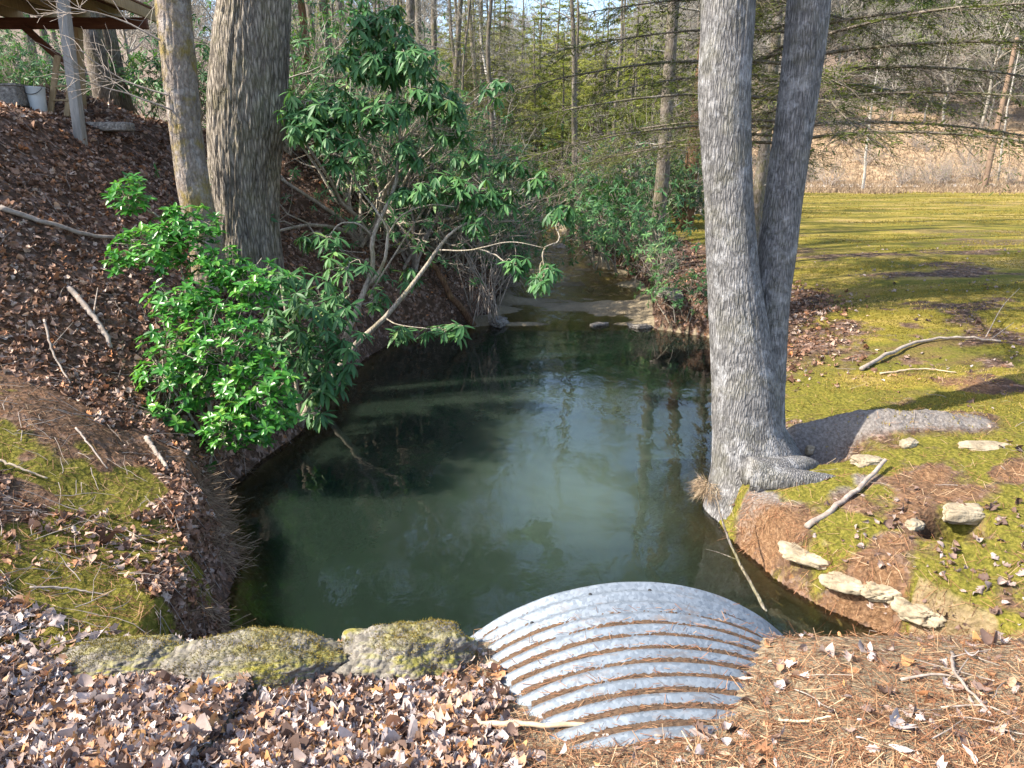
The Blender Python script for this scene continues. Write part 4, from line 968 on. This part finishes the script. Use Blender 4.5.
custom_shrub('rhododendron', b2, 'tall open rhododendron with pale crooked bare stems leaning over the pool',
  [([P(312, 412, Y=10.0), P(350, 352, Y=10.1), P(385, 318, Y=10.2), P(425, 268, Y=10.3), P(448, 235, Y=10.4), P(478, 218, Y=10.4), P(492, 205, Y=10.5)], .052, .008),
   ([P(345, 340, Y=10.4), P(360, 300, Y=10.5), P(372, 268, Y=10.6), P(373, 235, Y=10.6), P(392, 195, Y=10.7), P(400, 150, Y=10.8), P(398, 100, Y=10.9), P(395, 30, Y=11)], .05, .012),
   ([P(370, 285, Y=10.5), P(384, 262, Y=10.4), P(388, 232, Y=10.4), P(384, 222, Y=10.4), P(372, 205, Y=10.5), P(356, 182, Y=10.5), P(352, 150, Y=10.6)], .03, .010),
   ([P(388, 235, Y=10.4), P(402, 215, Y=10.3), P(430, 205, Y=10.2), P(455, 207, Y=10.2)], .016, .006),
   ([P(372, 235, Y=10.6), P(358, 224, Y=10.4), P(340, 224, Y=10.3), P(328, 238, Y=10.2)], .018, .007),
   ([P(398, 100, Y=10.9), P(350, 110, Y=10.6), P(310, 118, Y=10.3)], .016, .007), ([P(400, 140, Y=10.8), P(430, 120, Y=10.6), P(448, 105, Y=10.5)], .014, .007),
   ([P(372, 290, Y=10.5), P(420, 215, Y=10.8), P(445, 185, Y=10.8), P(470, 190, Y=10.6)], .014, .006),
   ([P(440, 250, Y=10.3), P(470, 250, Y=10.0), P(510, 242, Y=9.8), P(545, 248, Y=9.7)], .012, .005), ([P(385, 318, Y=10.2), P(400, 325, Y=9.9), P(440, 330, Y=9.7)], .012, .005)],
  [(375, 25, 34, 28, 26, 10.9, .5), (365, 60, 40, 20, 24, 10.7, .5), (415, 58, 30, 22, 18, 10.6, .5), (320, 105, 45, 22, 30, 10.4, .5), (375, 112, 40, 18, 24, 10.5, .5), (435, 95, 30, 26, 20, 10.5, .5), (300, 120, 25, 18, 14, 10.2, .4),
   (345, 160, 22, 14, 8, 10.2, .3), (335, 135, 30, 14, 10, 10.2, .3), (390, 55, 30, 40, 22, 11.2, .4), (440, 185, 28, 16, 14, 10.4, .4), (480, 190, 30, 14, 14, 10.4, .4), (410, 190, 20, 14, 8, 10.4, .4), (505, 200, 16, 12, 7, 10.4, .3), (470, 160, 26, 14, 9, 10.6, .4),
   (325, 240, 26, 12, 9, 10.1, .4), (375, 300, 14, 14, 5, 10.6, .3), (410, 275, 14, 10, 5, 10.6, .3), (400, 330, 16, 7, 4, 9.7, .2), (445, 328, 26, 9, 8, 9.6, .3), (545, 275, 16, 14, 9, 9.6, .3), (515, 262, 14, 9, 5, 9.7, .2), (495, 86, 16, 12, 5, 10.6, .3), (535, 180, 18, 12, 6, 10.3, .3), (558, 212, 18, 12, 6, 10.2, .3), (475, 222, 18, 10, 5, 10.3, .3), (410, 150, 26, 14, 9, 10.5, .4), (450, 130, 24, 16, 8, 10.6, .4), (510, 165, 22, 12, 7, 10.4, .3)],
  M['rhodo'], .21, 9, 1.0, LANCE, M['stem'], dens=1.9)
# bare fallen stems at the left of the riffle
stick('bare_sapling', [gp(474, 326, .1, -.05), P(455, 300, Y=15.2), P(437, 272, Y=15.2), P(420, 245, Y=15.4), P(412, 225, Y=15.6)], .085, .04, M['pinebark'], 'rusty leaning bare sapling rooted at the riffle behind the tall rhododendron', 'sapling')
mb = MB()
c0 = gp(485, 322, .1, 0)
for _ in range(26):
    a = P(random.uniform(470, 500), random.uniform(300, 328), Y=14.6+random.random()*.6); b = P(random.uniform(450, 545), random.uniform(215, 270), Y=14.4+random.random())
    mid = (a+b)/2+np.array([random.gauss(0, .15), random.gauss(0, .15), .25]); q = smooth_path([a, mid, b], 10); tube(mb, q, np.linspace(.014, .004, 10), 4)
    for _ in range(2):
        i_ = random.randint(3, 8); e = q[i_]+RNG.normal(0, .3, 3); tube(mb, smooth_path([q[i_], (q[i_]+e)/2+RNG.normal(0, .05, 3), e], 5), np.linspace(.006, .002, 5), 3)
tag(mb.build('bare_shrub', M['twig'], origin=tuple(c0)), 'tangle of thin bare grey twigs at the left end of the riffle', 'shrub')
# hanging roots and dead grass at the left bank edge
mb = MB(); n = 1500; yy = RNG.uniform(4.3, 7.6, n); yy = yy[fbm(yy*2.3, 1.1, seed=97, o=2) > .47]; n = len(yy); xx = shoreL(yy)-RNG.uniform(-.02, .22, n); zz = ground(xx, yy)
d = np.stack([RNG.uniform(.3, 1.2, n), RNG.normal(0, .5, n), RNG.uniform(-1.0, .5, n)], 1)
scatter_tpl(mb, NEED, np.stack([xx, yy, zz+.01], 1), basis(d, rand_dirs(n)), np.stack([np.full(n, .004), RNG.uniform(.08, .3, n), np.ones(n)], 1), RNG.random(n)*.7)
tag(mb.build('hanging_rootlets', M['drygrass'], smooth=False), 'dead grass and rootlets hanging over the water from the left bank', 'rootlets', kind='stuff')
mb = MB(); n = 900; yy = RNG.uniform(3.9, 6.9, n); yy = yy[fbm(yy*3.1, 4.1, seed=98, o=2) > .48]; n = len(yy); xx = shoreR(yy)+RNG.uniform(.02, .2, n); zz = ground(xx, yy)
d = np.stack([RNG.uniform(-1.0, .2, n), RNG.normal(-.2, .5, n), RNG.uniform(-1.2, .3, n)], 1)
scatter_tpl(mb, NEED, np.stack([xx, yy, zz+.005], 1), basis(d, rand_dirs(n)), np.stack([np.full(n, .0035), RNG.uniform(.05, .2, n), np.ones(n)], 1), RNG.random(n)*.7)
tag(mb.build('hanging_rootlets', M['needles'], smooth=False), 'rusty rootlets and straw hanging from the eroded right bank', 'rootlets', kind='stuff')
# ------------------------------------------------------------------ deck
dk = at(72, 11.0)
deck = empty('wooden_deck', dk, 'raised brown wooden deck on posts above the leafy left slope', 'deck')
zt = 5.86
def dchild(mb, name, mat, label=None): return child(mb, name, mat, deck, label)
p0 = P(76, 116, Y=10.9); p0[2] = float(ground(p0[0], p0[1]))-.1; p1 = P(61, -12, Y=10.9)
mb = MB(); beam(mb, p0, p1, .13, .13); dchild(mb, 'post', M['postwood'], 'grey weathered front post')
q0 = P(79, 100, Y=13.3); q1 = P(88, 8, Y=13.3); q0[2] = float(ground(q0[0], q0[1]))-.1
mb = MB(); beam(mb, q0, (q0[0]+.18, 13.3, zt), .14, .14); dchild(mb, 'post', M['tanwood'])
for yb, mat_ in ((10.95, 'deckwood'), (13.3, 'deckwood')):
    mb = MB(); beam(mb, (-13.5, yb+.14, zt+.09), (-6.45, yb+.14, zt+.09), .09, .18); dchild(mb, 'beam', M[mat_])
for k_ in range(12):
    xj = -13.2+k_*.61
    mb = MB(); beam(mb, (xj, 10.3, zt+.275), (xj, 13.9, zt+.275), .05, .18); dchild(mb, 'joist', M['tanwood'])
mb = MB()
for k_ in range(25):
    yb = 10.25+k_*.145; box(mb, (-9.95, yb, zt+.385), (7.0, .138, .035), tint=random.random(), bev=.004)
dchild(mb, 'deck_boards', M['deckwood'])
mb = MB(); beam(mb, (q0[0]+.05, 13.3, zt-.75), (q0[0]-.75, 13.3, zt+.02), .05, .12); dchild(mb, 'brace', M['deckwood'])
# things below the deck
bx = P(38, 104, Y=12.0); gz = float(ground(bx[0], bx[1]))
bucket = empty('plastic_bucket', (bx[0], bx[1], gz), 'pale grey plastic bucket standing beneath the deck', 'bucket')
mb = MB(); hh = np.array([0, .02, .2, .36, .38, .38]); rr = np.array([.10, .115, .125, .14, .15, .135]); tube(mb, np.stack([0*hh, 0*hh, hh], 1)+np.array([0, 0, -.01]), rr, 24); mb.build('body', M['plastic'], bucket)
mb = MB(); t = np.linspace(0, math.pi, 14); tube(mb, np.stack([.15*np.cos(t), -.09*np.sin(t)-.05, .36-.11*np.sin(t)], 1), .005, 5); mb.build('handle', M['dark'], bucket)
mb = MB(); s0 = at(8, 11.9); box(mb, (0, 0, .14), (.62, .4, .30), bev=.02); box(mb, (0, 0, .30), (.66, .44, .035), bev=.01)
o = mb.build('concrete_block', M['greystone']); o.location = s0; tag(o, 'squat tan concrete block beneath the deck at the left edge', 'block')
mb = MB(); s0 = at(58, 12.1); beam(mb, (-.14, 0, 0), (.02, .25, .95), .09, .035); beam(mb, (.14, 0, 0), (.28, .25, .95), .09, .035)
for k_ in range(3): beam(mb, (-.08+.05*k_, .05+.06*k_, .25+.22*k_), (.20+.05*k_, .05+.06*k_, .25+.22*k_), .06, .03)
o = mb.build('wooden_ladder', M['tanwood']); o.location = s0; tag(o, 'short wooden step ladder leaning behind the deck post', 'ladder')
mb = MB(); s0 = at(104, 12.0); box(mb, (0, 0, .07), (.9, .3, .14), bev=.04); o = mb.build('flat_stone', M['greystone']); o.location = s0; tag(o, 'long flat grey stone right of the deck post', 'stone')
# ------------------------------------------------------------------ woodland
TP = [forest_tree('forest_tree', 19, .17, 'mid sized bare grey trunk in the woods upstream', M['tree'], 101, .5, 11, 3.0),
      forest_tree('forest_tree', 17, .10, 'thin bare trunk in the woods upstream', M['tree'], 102, .5, 8, 2.2, lean=.03),
      forest_tree('forest_tree', 21, .22, 'stout bare trunk in the woods upstream', M['tree'], 103, .5, 12, 3.4),
      forest_tree('pine_tree', 20, .14, 'reddish brown straight pine trunk', M['pinebark'], 104, .5, 14, 2.6, lowdead=5),
      forest_tree('forest_tree', 13, .055, 'very thin pale pole sapling', M['tree'], 105, .25, 12, 1.6, lean=.035),
      forest_tree('pale_tree', 15, .12, 'white barked bare tree', M['palebark'], 106, .25, 16, 3)]
used = [False]*len(TP)
def put(k_, loc, rz, s, label, group=None, tilt=(0, 0)):
    if used[k_]: return copy_thing(TP[k_], loc, rz, s, label, group, tilt)
    used[k_] = True; o = place(TP[k_], loc, rz, s, tilt); o['label'] = label
    if group: o['group'] = group
    return o
# trunks one can tell apart
put(2, at(655, 22), 0, .95, 'pale mossy trunk on the right bank left of its brown neighbour')
put(3, at(684, 25), 1, 1.7, 'reddish brown trunk on the right bank beside the pale mossy one')
put(3, at(313, 16), 2, .62, 'slim rusty brown pine stem right of the massive furrowed trunk')
put(4, at(272, 12.2), 2, 1.5, 'thin brown stem rising against the right side of the massive trunk')
put(2, at(108, 15), 3, .85, 'left of two brown trunks standing behind the deck')
put(2, at(126, 15.6), 4, .8, 'right of two brown trunks standing behind the deck')
put(0, at(570, 30), 1, .8, 'dark straight trunk above the overhanging leaves upstream')
put(5, at(505, 33), 2, .8, 'leaning white trunk in the woods above the riffle', tilt=(0, .33))
put(0, at(440, 24), 4, .7, 'grey trunk behind the top of the tall rhododendron')
put(1, at(470, 28), 5, 1.0, 'thin straight trunk right of the tall rhododendron')
put(5, at(862, 58), 3, .9, 'white barked tree at the far edge of the field')
put(1, at(722, 40), 3, .9, 'slim trunk at the edge of the field behind the fork')
put(5, at(760, 34), 2, .5, 'pale crooked sapling framed between the two trunks')
for px_, y_, k_ in ((712, 17, 1), (752, 20, 0), (772, 24, 1), (722, 28, 0), (760, 33, 0), (738, 39, 1), (722, 46, 0)):  # extra trunks added out of sight to throw shadow stripes over the lawn
    put(k_, at(px_, y_), y_, .9, 'bare trunk added hidden behind the twin trunk to cast lawn shadows', 'bare trunks added to shade the lawn')
placed = []
def scatter_trees(n, kinds, region, label, group, smin, smax, mind=1.0):
    c = 0; tries = 0
    while c < n and tries < n*40:
        tries += 1; x, y = region()
        if any((x-a)**2+(y-b)**2 < mind**2 for a, b in placed): continue
        l, r_ = float(shoreL(y)), float(shoreR(y))
        if l-.3 < x < r_+.3: continue
        placed.append((x, y)); put(random.choice(kinds), on_ground(x, y), random.uniform(0, 6.28), random.uniform(smin, smax), label, group, (random.gauss(0, .03), random.gauss(0, .03))); c += 1
def reg(px0, px1, y0, y1):
    def f():
        y = random.uniform(y0, y1); return at(random.uniform(px0, px1), y)[:2]
    return f
random.seed(55)
scatter_trees(34, [0, 1, 1, 4, 4], reg(270, 500, 17, 48), 'bare trunk among many in the woods left of the stream', 'bare trees in the woods left of the stream', .6, 1.1, 1.1)
scatter_trees(12, [1, 4, 0], reg(-60, 200, 18, 34), 'bare trunk in the woods behind the deck', 'bare trees behind the deck', .6, 1.0, 1.5)
scatter_trees(26, [0, 1, 4, 1], reg(470, 700, 34, 85), 'bare trunk among many in the woods farther up the stream', 'bare trees farther up the stream', .6, 1.05, 1.5)
# far hillside: small in view, each one mesh
def hill_tree(H, seed, n=22):
    random.seed(seed); mb = MB(); pts = [np.array([0, 0, -.5])]
    for k_ in range(6): pts.append(pts[-1]+np.array([random.gauss(0, .25), random.gauss(0, .25), H/6]))
    pa = smooth_path(pts, 20); rd = np.linspace(.17, .03, 20); tube(mb, pa, rd, 7)
    for _ in range(n):
        t = random.uniform(.25, 1)*19; i_ = min(int(t), 18); th = random.uniform(0, 6.28); d = np.array([math.cos(th), math.sin(th), random.uniform(.4, 1.4)]); d /= np.linalg.norm(d)
        grow(mb, pa[i_], d, 4.2*(1.2-t/28), .06, 0, 2, 5, nsub=(4, 8), minr=.022, up=.3)
    return mb.mesh('hillside_tree', M['fartree'])
HM = [hill_tree(14, 200+k_) for k_ in range(4)]
def pine_mesh(H, seed):
    random.seed(seed); tk = MB(); fo = MB(); tube(tk, np.array([[0, 0, -.5], [.1, 0, H*.5], [0, .1, H]]), [.2, .13, .03], 8)
    pos = []
    for k_ in range(46):
        t = random.random()**.8; z = H*(.25+.75*t); L = (H*.22)*(1-t*.8)*random.uniform(.6, 1.2); th = random.uniform(0, 6.28)
        e = np.array([math.cos(th)*L, math.sin(th)*L, z+.15*L]); tube(tk, np.array([[0, 0, z], e*.6+np.array([0, 0, z*.4]), e]), [.04, .03, .01], 4, cap=False)
        m_ = 130; c = e+RNG.normal(0, 1, (m_, 3))*np.array([.55, .55, .28]); c[:m_//2] -= (e-np.array([0, 0, z]))*RNG.random((m_//2, 1))*.6; pos.append(c)
    pos = np.concatenate(pos); n = len(pos)
    scatter_tpl(fo, NEED, pos, basis(rand_dirs(n)+np.array([0, 0, .3]), rand_dirs(n)), np.stack([np.full(n, .10), RNG.uniform(.18, .40, n), np.ones(n)], 1), np.clip(fbm(pos[:, 0], pos[:, 1], pos[:, 2], seed=seed)*2-.5, 0, 1))
    return tk, fo
PN = []
for k_ in range(2):
    tk, fo = pine_mesh(15, 300+k_); r_ = empty('far_pine_tree', (0, 0, 0), 'green pine tree on the far hillside', 'tree', 'green pines on the far hillside')
    tk.build('trunk', M['fartree'], r_); fo.build('foliage', M['pine'], r_, smooth=False); PN.append(r_)
random.seed(77)
cnt = 0
def hillside(n, px0, px1, y0, y1, label, group):
    c = 0; tr = 0
    while c < n and tr < 4000:
        tr += 1; y = random.uniform(y0**.5, y1**.5)**2; x, _, z = at(random.uniform(px0, px1), y)
        if any((x-a)**2+(y-b)**2 < 4.5 for a, b in placed[-400:]): continue
        placed.append((x, y)); o = bpy.data.objects.new('hillside_tree', HM[c % 4]); COL.objects.link(o)
        o.location = (x, y, z); s = random.uniform(.7, 1.25); o.scale = (s, s, s*random.uniform(.9, 1.2)); o.rotation_euler = (random.gauss(0, .04), random.gauss(0, .04), random.uniform(0, 6.28))
        tag(o, label, 'tree', group); c += 1
hillside(170, 690, 1120, 84, 190, 'bare grey tree among many on the hillside beyond the field', 'bare trees on the far hillside')
hillside(75, 420, 700, 82, 150, 'bare grey tree among many at the head of the stream valley', 'bare trees at the head of the valley')
hillside(30, 120, 420, 50, 110, 'bare grey tree on the wooded slope left of the stream', 'bare trees on the left slope')
spots = [(1005, 95, 1.0), (1030, 100, 1.1), (985, 118, .9), (1015, 130, 1.1), (950, 135, .9), (900, 128, 1.0), (925, 112, .8), (1040, 84, .7), (850, 100, 1.3), (800, 96, 1.1), (905, 92, 1.0), (870, 108, 1.2), (940, 100, 1.1), (980, 90, .9), (760, 105, 1.2), (830, 130, 1.3), (715, 110, 1.1), (1020, 115, 1.4), (880, 150, 1.1), (970, 155, 1.2), (740, 95, .8), (640, 90, .9)]
labs = ['green pine nearest the leaning utility pole on the hillside', 'green pine at the right edge of the hillside']
for k_, (px, yy, s) in enumerate(spots):
    if k_ < 2: place(PN[k_], at(px, yy), k_, s); PN[k_]['label'] = labs[k_]
    else: copy_thing(PN[k_ % 2], at(px, yy), k_*1.3, s, 'green pine scattered among the bare trees of the hillside')
# hemlocks
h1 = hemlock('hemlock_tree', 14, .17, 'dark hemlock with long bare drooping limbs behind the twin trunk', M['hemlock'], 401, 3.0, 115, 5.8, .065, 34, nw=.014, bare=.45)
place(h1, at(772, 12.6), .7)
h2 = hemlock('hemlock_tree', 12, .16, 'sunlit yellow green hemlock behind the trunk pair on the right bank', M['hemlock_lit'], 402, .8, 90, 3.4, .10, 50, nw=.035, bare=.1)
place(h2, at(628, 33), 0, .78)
copy_thing(h2, at(668, 38), 2, .8, 'sunlit toned hemlock filling the gap left of the twin trunk')
copy_thing(h2, at(590, 47), 4, .85, 'sunlit toned hemlock farther upstream at the centre of the woods')
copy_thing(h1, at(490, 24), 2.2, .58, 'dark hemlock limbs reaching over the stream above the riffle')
copy_thing(h2, at(470, 40), 1.2, .8, 'sunlit toned hemlock behind the tall rhododendron')
copy_thing(h2, at(330, 34), 5.2, .8, 'sunlit toned hemlock on the slope right of the massive trunk')
# rhododendron thickets
B1 = bush('rhododendron', 1.2, 2.2, 150, 'rhododendron', M['rhodo'], 501, .16)
B2 = bush('rhododendron', 1.5, 1.7, 170, 'rhododendron', M['rhodo'], 502, .15)
B3 = bush('understory_shrub', 1.3, 3.6, 230, 'shrub', M['sapling'], 503, .07, tpl=OVAL, nleaf=4, droop=.3, smat=M['twig'])
B4 = bush('bare_shrub', 1.1, 2.6, 20, 'shrub', M['sapling'], 504, .06, tpl=OVAL, nleaf=1, stems=16, smat=M['twig'])
B = [B1, B2, B3, B4]; bu = [False]*4
def putb(k_, loc, rz, s, label, group=None):
    if bu[k_]: return copy_thing(B[k_], loc, rz, s, label, group)
    bu[k_] = True; o = place(B[k_], loc, rz, s); o['label'] = label
    if group: o['group'] = group
def lift(loc, dz): return (loc[0], loc[1], loc[2]+dz)
putb(1, (3.5, 21.5, .75), 0, 1.5, 'rhododendron overhanging the stream from the right bank')
putb(1, (4.1, 18.9, .65), 2, 1.1, 'rhododendron drooping to the water at the foot of the pale mossy trunk')
copy_thing(B2, (2.7, 20.4, .75), 2.2, 1.25, 'drooping rhododendron leaning far out over the riffle from the right') if bu[1] else None
copy_thing(B2, (3.85, 14.9, .35), .7, .75, 'low rhododendron on the cut bank at the far right corner of the pool') if bu[1] else None
copy_thing(B2, (3.2, 23.5, .9), 4.0, 1.4, 'rhododendron on the right bank just above the riffle') if bu[1] else None
copy_thing(B2, (-.4, 18.6, .6), 1.0, 1.1, 'rhododendron on the left bank just above the riffle') if bu[1] else None
copy_thing(B2, (-.2, 22.5, .9), 5.0, 1.3, 'rhododendron leaning over the upper stream from the left') if bu[1] else None
putb(0, (3.3, 26, 1.0), 1, 1.5, 'rhododendron at the bend where the stream disappears')
putb(1, at(610, 33), 3, 1.5, 'rhododendron on the right bank far up the stream')
putb(0, at(30, 17), 0, 1.1, 'dark rhododendron under the deck at the left edge')
putb(0, at(100, 18), 2, 1.1, 'dark rhododendron behind the deck posts')
putb(1, at(150, 16), 4, 1.1, 'dark rhododendron between the deck and the slender lichened tree')
putb(0, at(195, 15.5), 5, 1.1, 'dark rhododendron seen between the slender and the massive trunk')
putb(0, at(290, 15.5), 1, 1.0, 'dark rhododendron behind the right side of the massive trunk')
putb(1, at(330, 17), 2, .9, 'dark rhododendron on the shaded slope behind the tall pale stems')
putb(1, at(395, 19), 5, 1.0, 'rhododendron behind the lower stems of the tall one')
putb(0, at(445, 18.5), 3, 1.1, 'rhododendron between the tall pale stems and the stream')
putb(0, at(478, 25), 4, 1.1, 'rhododendron on the left bank beside the upper stream')
putb(0, at(500, 36), 4.4, 1.2, 'rhododendron closing the view up the stream')
for k_, (px, yy, s, lab) in enumerate([(300, 19, 1.2, 'yellow green sapling right of the massive trunk top'), (345, 22, 1.3, 'yellow green sapling behind the upper left of the tall rhododendron'), (430, 21, 1.2, 'yellow green sapling behind the tall rhododendron crown'),
      (480, 20, 1.1, 'yellow green sapling over the upper stream at left'), (520, 30, 1.3, 'yellow green sapling in the woods above the riffle'), (385, 28, 1.5, 'yellow green sapling deep in the left woods'), (560, 36, 1.3, 'yellow green sapling at the centre of the woods'), (240, 20, 1.1, 'yellow green sapling behind the massive trunk'),
      (615, 27, .9, 'yellow green sapling left of the pale mossy trunk'), (785, 45, .8, 'yellow green sapling by the field edge between the trunks')]):
    putb(2, at(px, yy), k_*1.1, s, lab)
for k_, (px, yy, s, lab) in enumerate([(500, 19.5, .7, 'bare twiggy shrub on the left side of the riffle'), (360, 16, .9, 'bare twiggy shrub behind the tall pale stems'), (600, 30, 1.0, 'bare twiggy shrub by the right bank rhododendron'), (640, 42, 1.2, 'bare twiggy shrub at the field edge left of the pale trunk'), (660, 17.5, .5, 'bare twiggy shrub at the far corner of the pool'),
      (830, 62, 1.2, 'bare twiggy shrub left of the white barked tree'), (900, 63, 1.1, 'bare twiggy shrub right of the white barked tree'), (950, 66, 1.2, 'bare twiggy shrub left of the utility pole'), (1010, 64, 1.0, 'bare twiggy shrub right of the utility pole'), (740, 60, 1.2, 'bare twiggy shrub seen through the fork of the twin trunk')]):
    putb(3, at(px, yy), k_*1.7, s, lab)
B5 = bush('rhododendron', 1.6, 4.6, 330, 'tall dark rhododendron among many in the woods left of the stream', M['rhodo'], 505, .17, group='tall rhododendrons in the left woods', stems=9)
B6 = bush('rhododendron', 1.4, 3.0, 240, 'green rhododendron among many along the upper stream', M['rhodo_far'], 506, .18, group='rhododendrons along the upper stream', stems=8)
for k_, (px_, y_, s_) in enumerate([(466, 17.4, .75), (438, 16.6, .8), (492, 21, .8), (410, 15.6, .7), (455, 19.5, .9)]):
    copy_thing(B5, at(px_, y_), k_*1.4, s_)
random.seed(91); f5 = f6 = True
for k_ in range(34):
    l = at(random.uniform(275, 490), random.uniform(13.5, 20) if k_ % 2 else random.uniform(20, 34))
    if l[0] > float(shoreL(l[1]))-1.2: continue
    if f5: place(B5, l, 0, 1); f5 = False
    else: copy_thing(B5, l, random.uniform(0, 6.28), random.uniform(.6, 1.0))
for k_ in range(8):
    copy_thing(B5, at(random.uniform(-30, 200), random.uniform(17, 26)), random.uniform(0, 6.28), random.uniform(.5, .8), 'tall dark rhododendron among many on the slope behind the deck', 'rhododendrons behind the deck')
for k_ in range(24):
    l = at(random.uniform(380, 690), random.uniform(24, 48))
    if float(shoreL(l[1]))-.8 < l[0] < float(shoreR(l[1]))+.8: continue
    if f6: place(B6, l, 0, 1); f6 = False
    else: copy_thing(B6, l, random.uniform(0, 6.28), random.uniform(.7, 1.3))
for k_, (px, yy, s) in enumerate([(500, 44, .9), (535, 50, 1.0), (560, 42, .8), (600, 46, .95), (640, 52, 1.0), (575, 58, 1.1), (520, 62, 1.1), (540, 66, 1.45), (575, 72, 1.55), (615, 68, 1.4), (505, 74, 1.5), (655, 70, 1.45), (475, 60, 1.3), (555, 80, 1.6), (455, 46, .9), (410, 40, .85), (690, 50, .9), (655, 44, .8)]):
    copy_thing(h2, at(px, yy), k_*1.9, s, 'sunlit toned yellow green hemlock among several closing the view up the stream', 'hemlocks closing the view upstream')
for k_ in range(26):
    l = at(random.uniform(440, 700), random.uniform(28, 52))
    if float(shoreL(l[1]))-.6 < l[0] < float(shoreR(l[1]))+.6: continue
    copy_thing(B3, l, random.uniform(0, 6.28), random.uniform(.9, 1.7), 'yellow green sapling among many beside the upper stream', 'yellow green saplings upstream')
for k_ in range(14):
    l = at(random.uniform(285, 470), random.uniform(15, 30))
    copy_thing(B3, l, random.uniform(0, 6.28), random.uniform(.8, 1.5), 'yellow green sapling among many in the woods left of the stream', 'yellow green saplings in the left woods')
for k_ in range(46):
    y = random.uniform(63, 98); l = at(random.uniform(690, 1100), y)
    copy_thing(B4, l, random.uniform(0, 6.28), random.uniform(.7, 1.3), 'bare brown brush clump on the slope beyond the field', 'brush clumps beyond the field')
# ------------------------------------------------------------------ utility pole and lane beyond the field
ub = at(984, 62); u1 = P(1017, 38, Y=63.5)
pole = empty('utility_pole', ub, 'brown wooden utility pole leaning right beyond the field', 'utility pole')
mb = MB(); tube(mb, smooth_path([np.array(ub)+np.array([0, 0, -.5]), (np.array(ub)+u1)/2, u1], 12), np.linspace(.24, .17, 12), 14); child(mb, 'pole', M['pole'], pole)
mb = MB(); dv = u1-np.array(ub); dv /= np.linalg.norm(dv); cc = u1-dv*.8; beam(mb, cc+np.array([-.9, .22, 0]), cc+np.array([.9, .22, 0]), .1, .12); child(mb, 'crossarm', M['pole'], pole)
gb = at(998, 66)
stick('guy_pole', [np.array(gb)+np.array([0, 0, -.3]), P(1006, 120, Y=65), P(1021, 40, Y=64.5)], .09, .06, M['palebark'], 'thin pale pole standing just right of the utility pole', 'pole')
mb = MB(); xs = np.linspace(16, 120, 60); lo, up_ = 60.5+.03*xs, 63.3+.03*xs
V = np.concatenate([np.stack([xs, lo, ground(xs, lo, False)+.06], 1), np.stack([xs, up_, ground(xs, up_, False)+.06], 1)]); i = np.arange(59)
mb.add(V, np.stack([i, i+1, i+61, i+60], -1)); tag(mb.build('gravel_road', M['gravel']), kind='structure')
# ------------------------------------------------------------------ light, sky, camera
SUN_EL, SUN_AZ = R(43), math.atan2(-.965, -.26)      # direction towards the sun, measured from +Y towards +X
w = bpy.data.worlds.new('World'); sc.world = w; w.use_nodes = True
nt = w.node_tree; bg = nt.nodes['Background']; sky = nt.nodes.new('ShaderNodeTexSky'); sky.sky_type = 'NISHITA'; sky.sun_disc = False
sky.sun_elevation = SUN_EL; sky.sun_rotation = SUN_AZ; sky.dust_density = 1.5; sky.air_density = 1.0
nt.links.new(sky.outputs[0], bg.inputs[0]); bg.inputs[1].default_value = .15
sd = bpy.data.lights.new('sun', 'SUN'); sd.energy = 4.2; sd.angle = R(.53); sd.color = (1, .92, .79)
so = bpy.data.objects.new('sun', sd); COL.objects.link(so)
dv = Vector((math.sin(SUN_AZ)*math.cos(SUN_EL), math.cos(SUN_AZ)*math.cos(SUN_EL), math.sin(SUN_EL)))
so.rotation_euler = dv.to_track_quat('Z', 'Y').to_euler()
cam = bpy.data.cameras.new('camera'); cam.sensor_width = 36; cam.lens = F/1024*36; cam.clip_end = 2000; cam.clip_start = .05
co = bpy.data.objects.new('camera', cam); COL.objects.link(co); co.location = (0, 0, CAMZ); co.rotation_euler = (R(90)-PITCH, 0, 0)
sc.camera = co
vs = sc.view_settings; sc.display_settings.display_device = 'sRGB'
vs.view_transform = 'Standard'; vs.look = 'None'; vs.exposure = 1.5; vs.gamma = 1
sc.cycles.use_denoising = True
try: sc.cycles.denoiser = 'OPENIMAGEDENOISE'
except Exception: pass
sc.cycles.max_bounces = 8; sc.cycles.transparent_max_bounces = 16; sc.cycles.diffuse_bounces = 3
sc.cycles.sample_clamp_indirect = 6
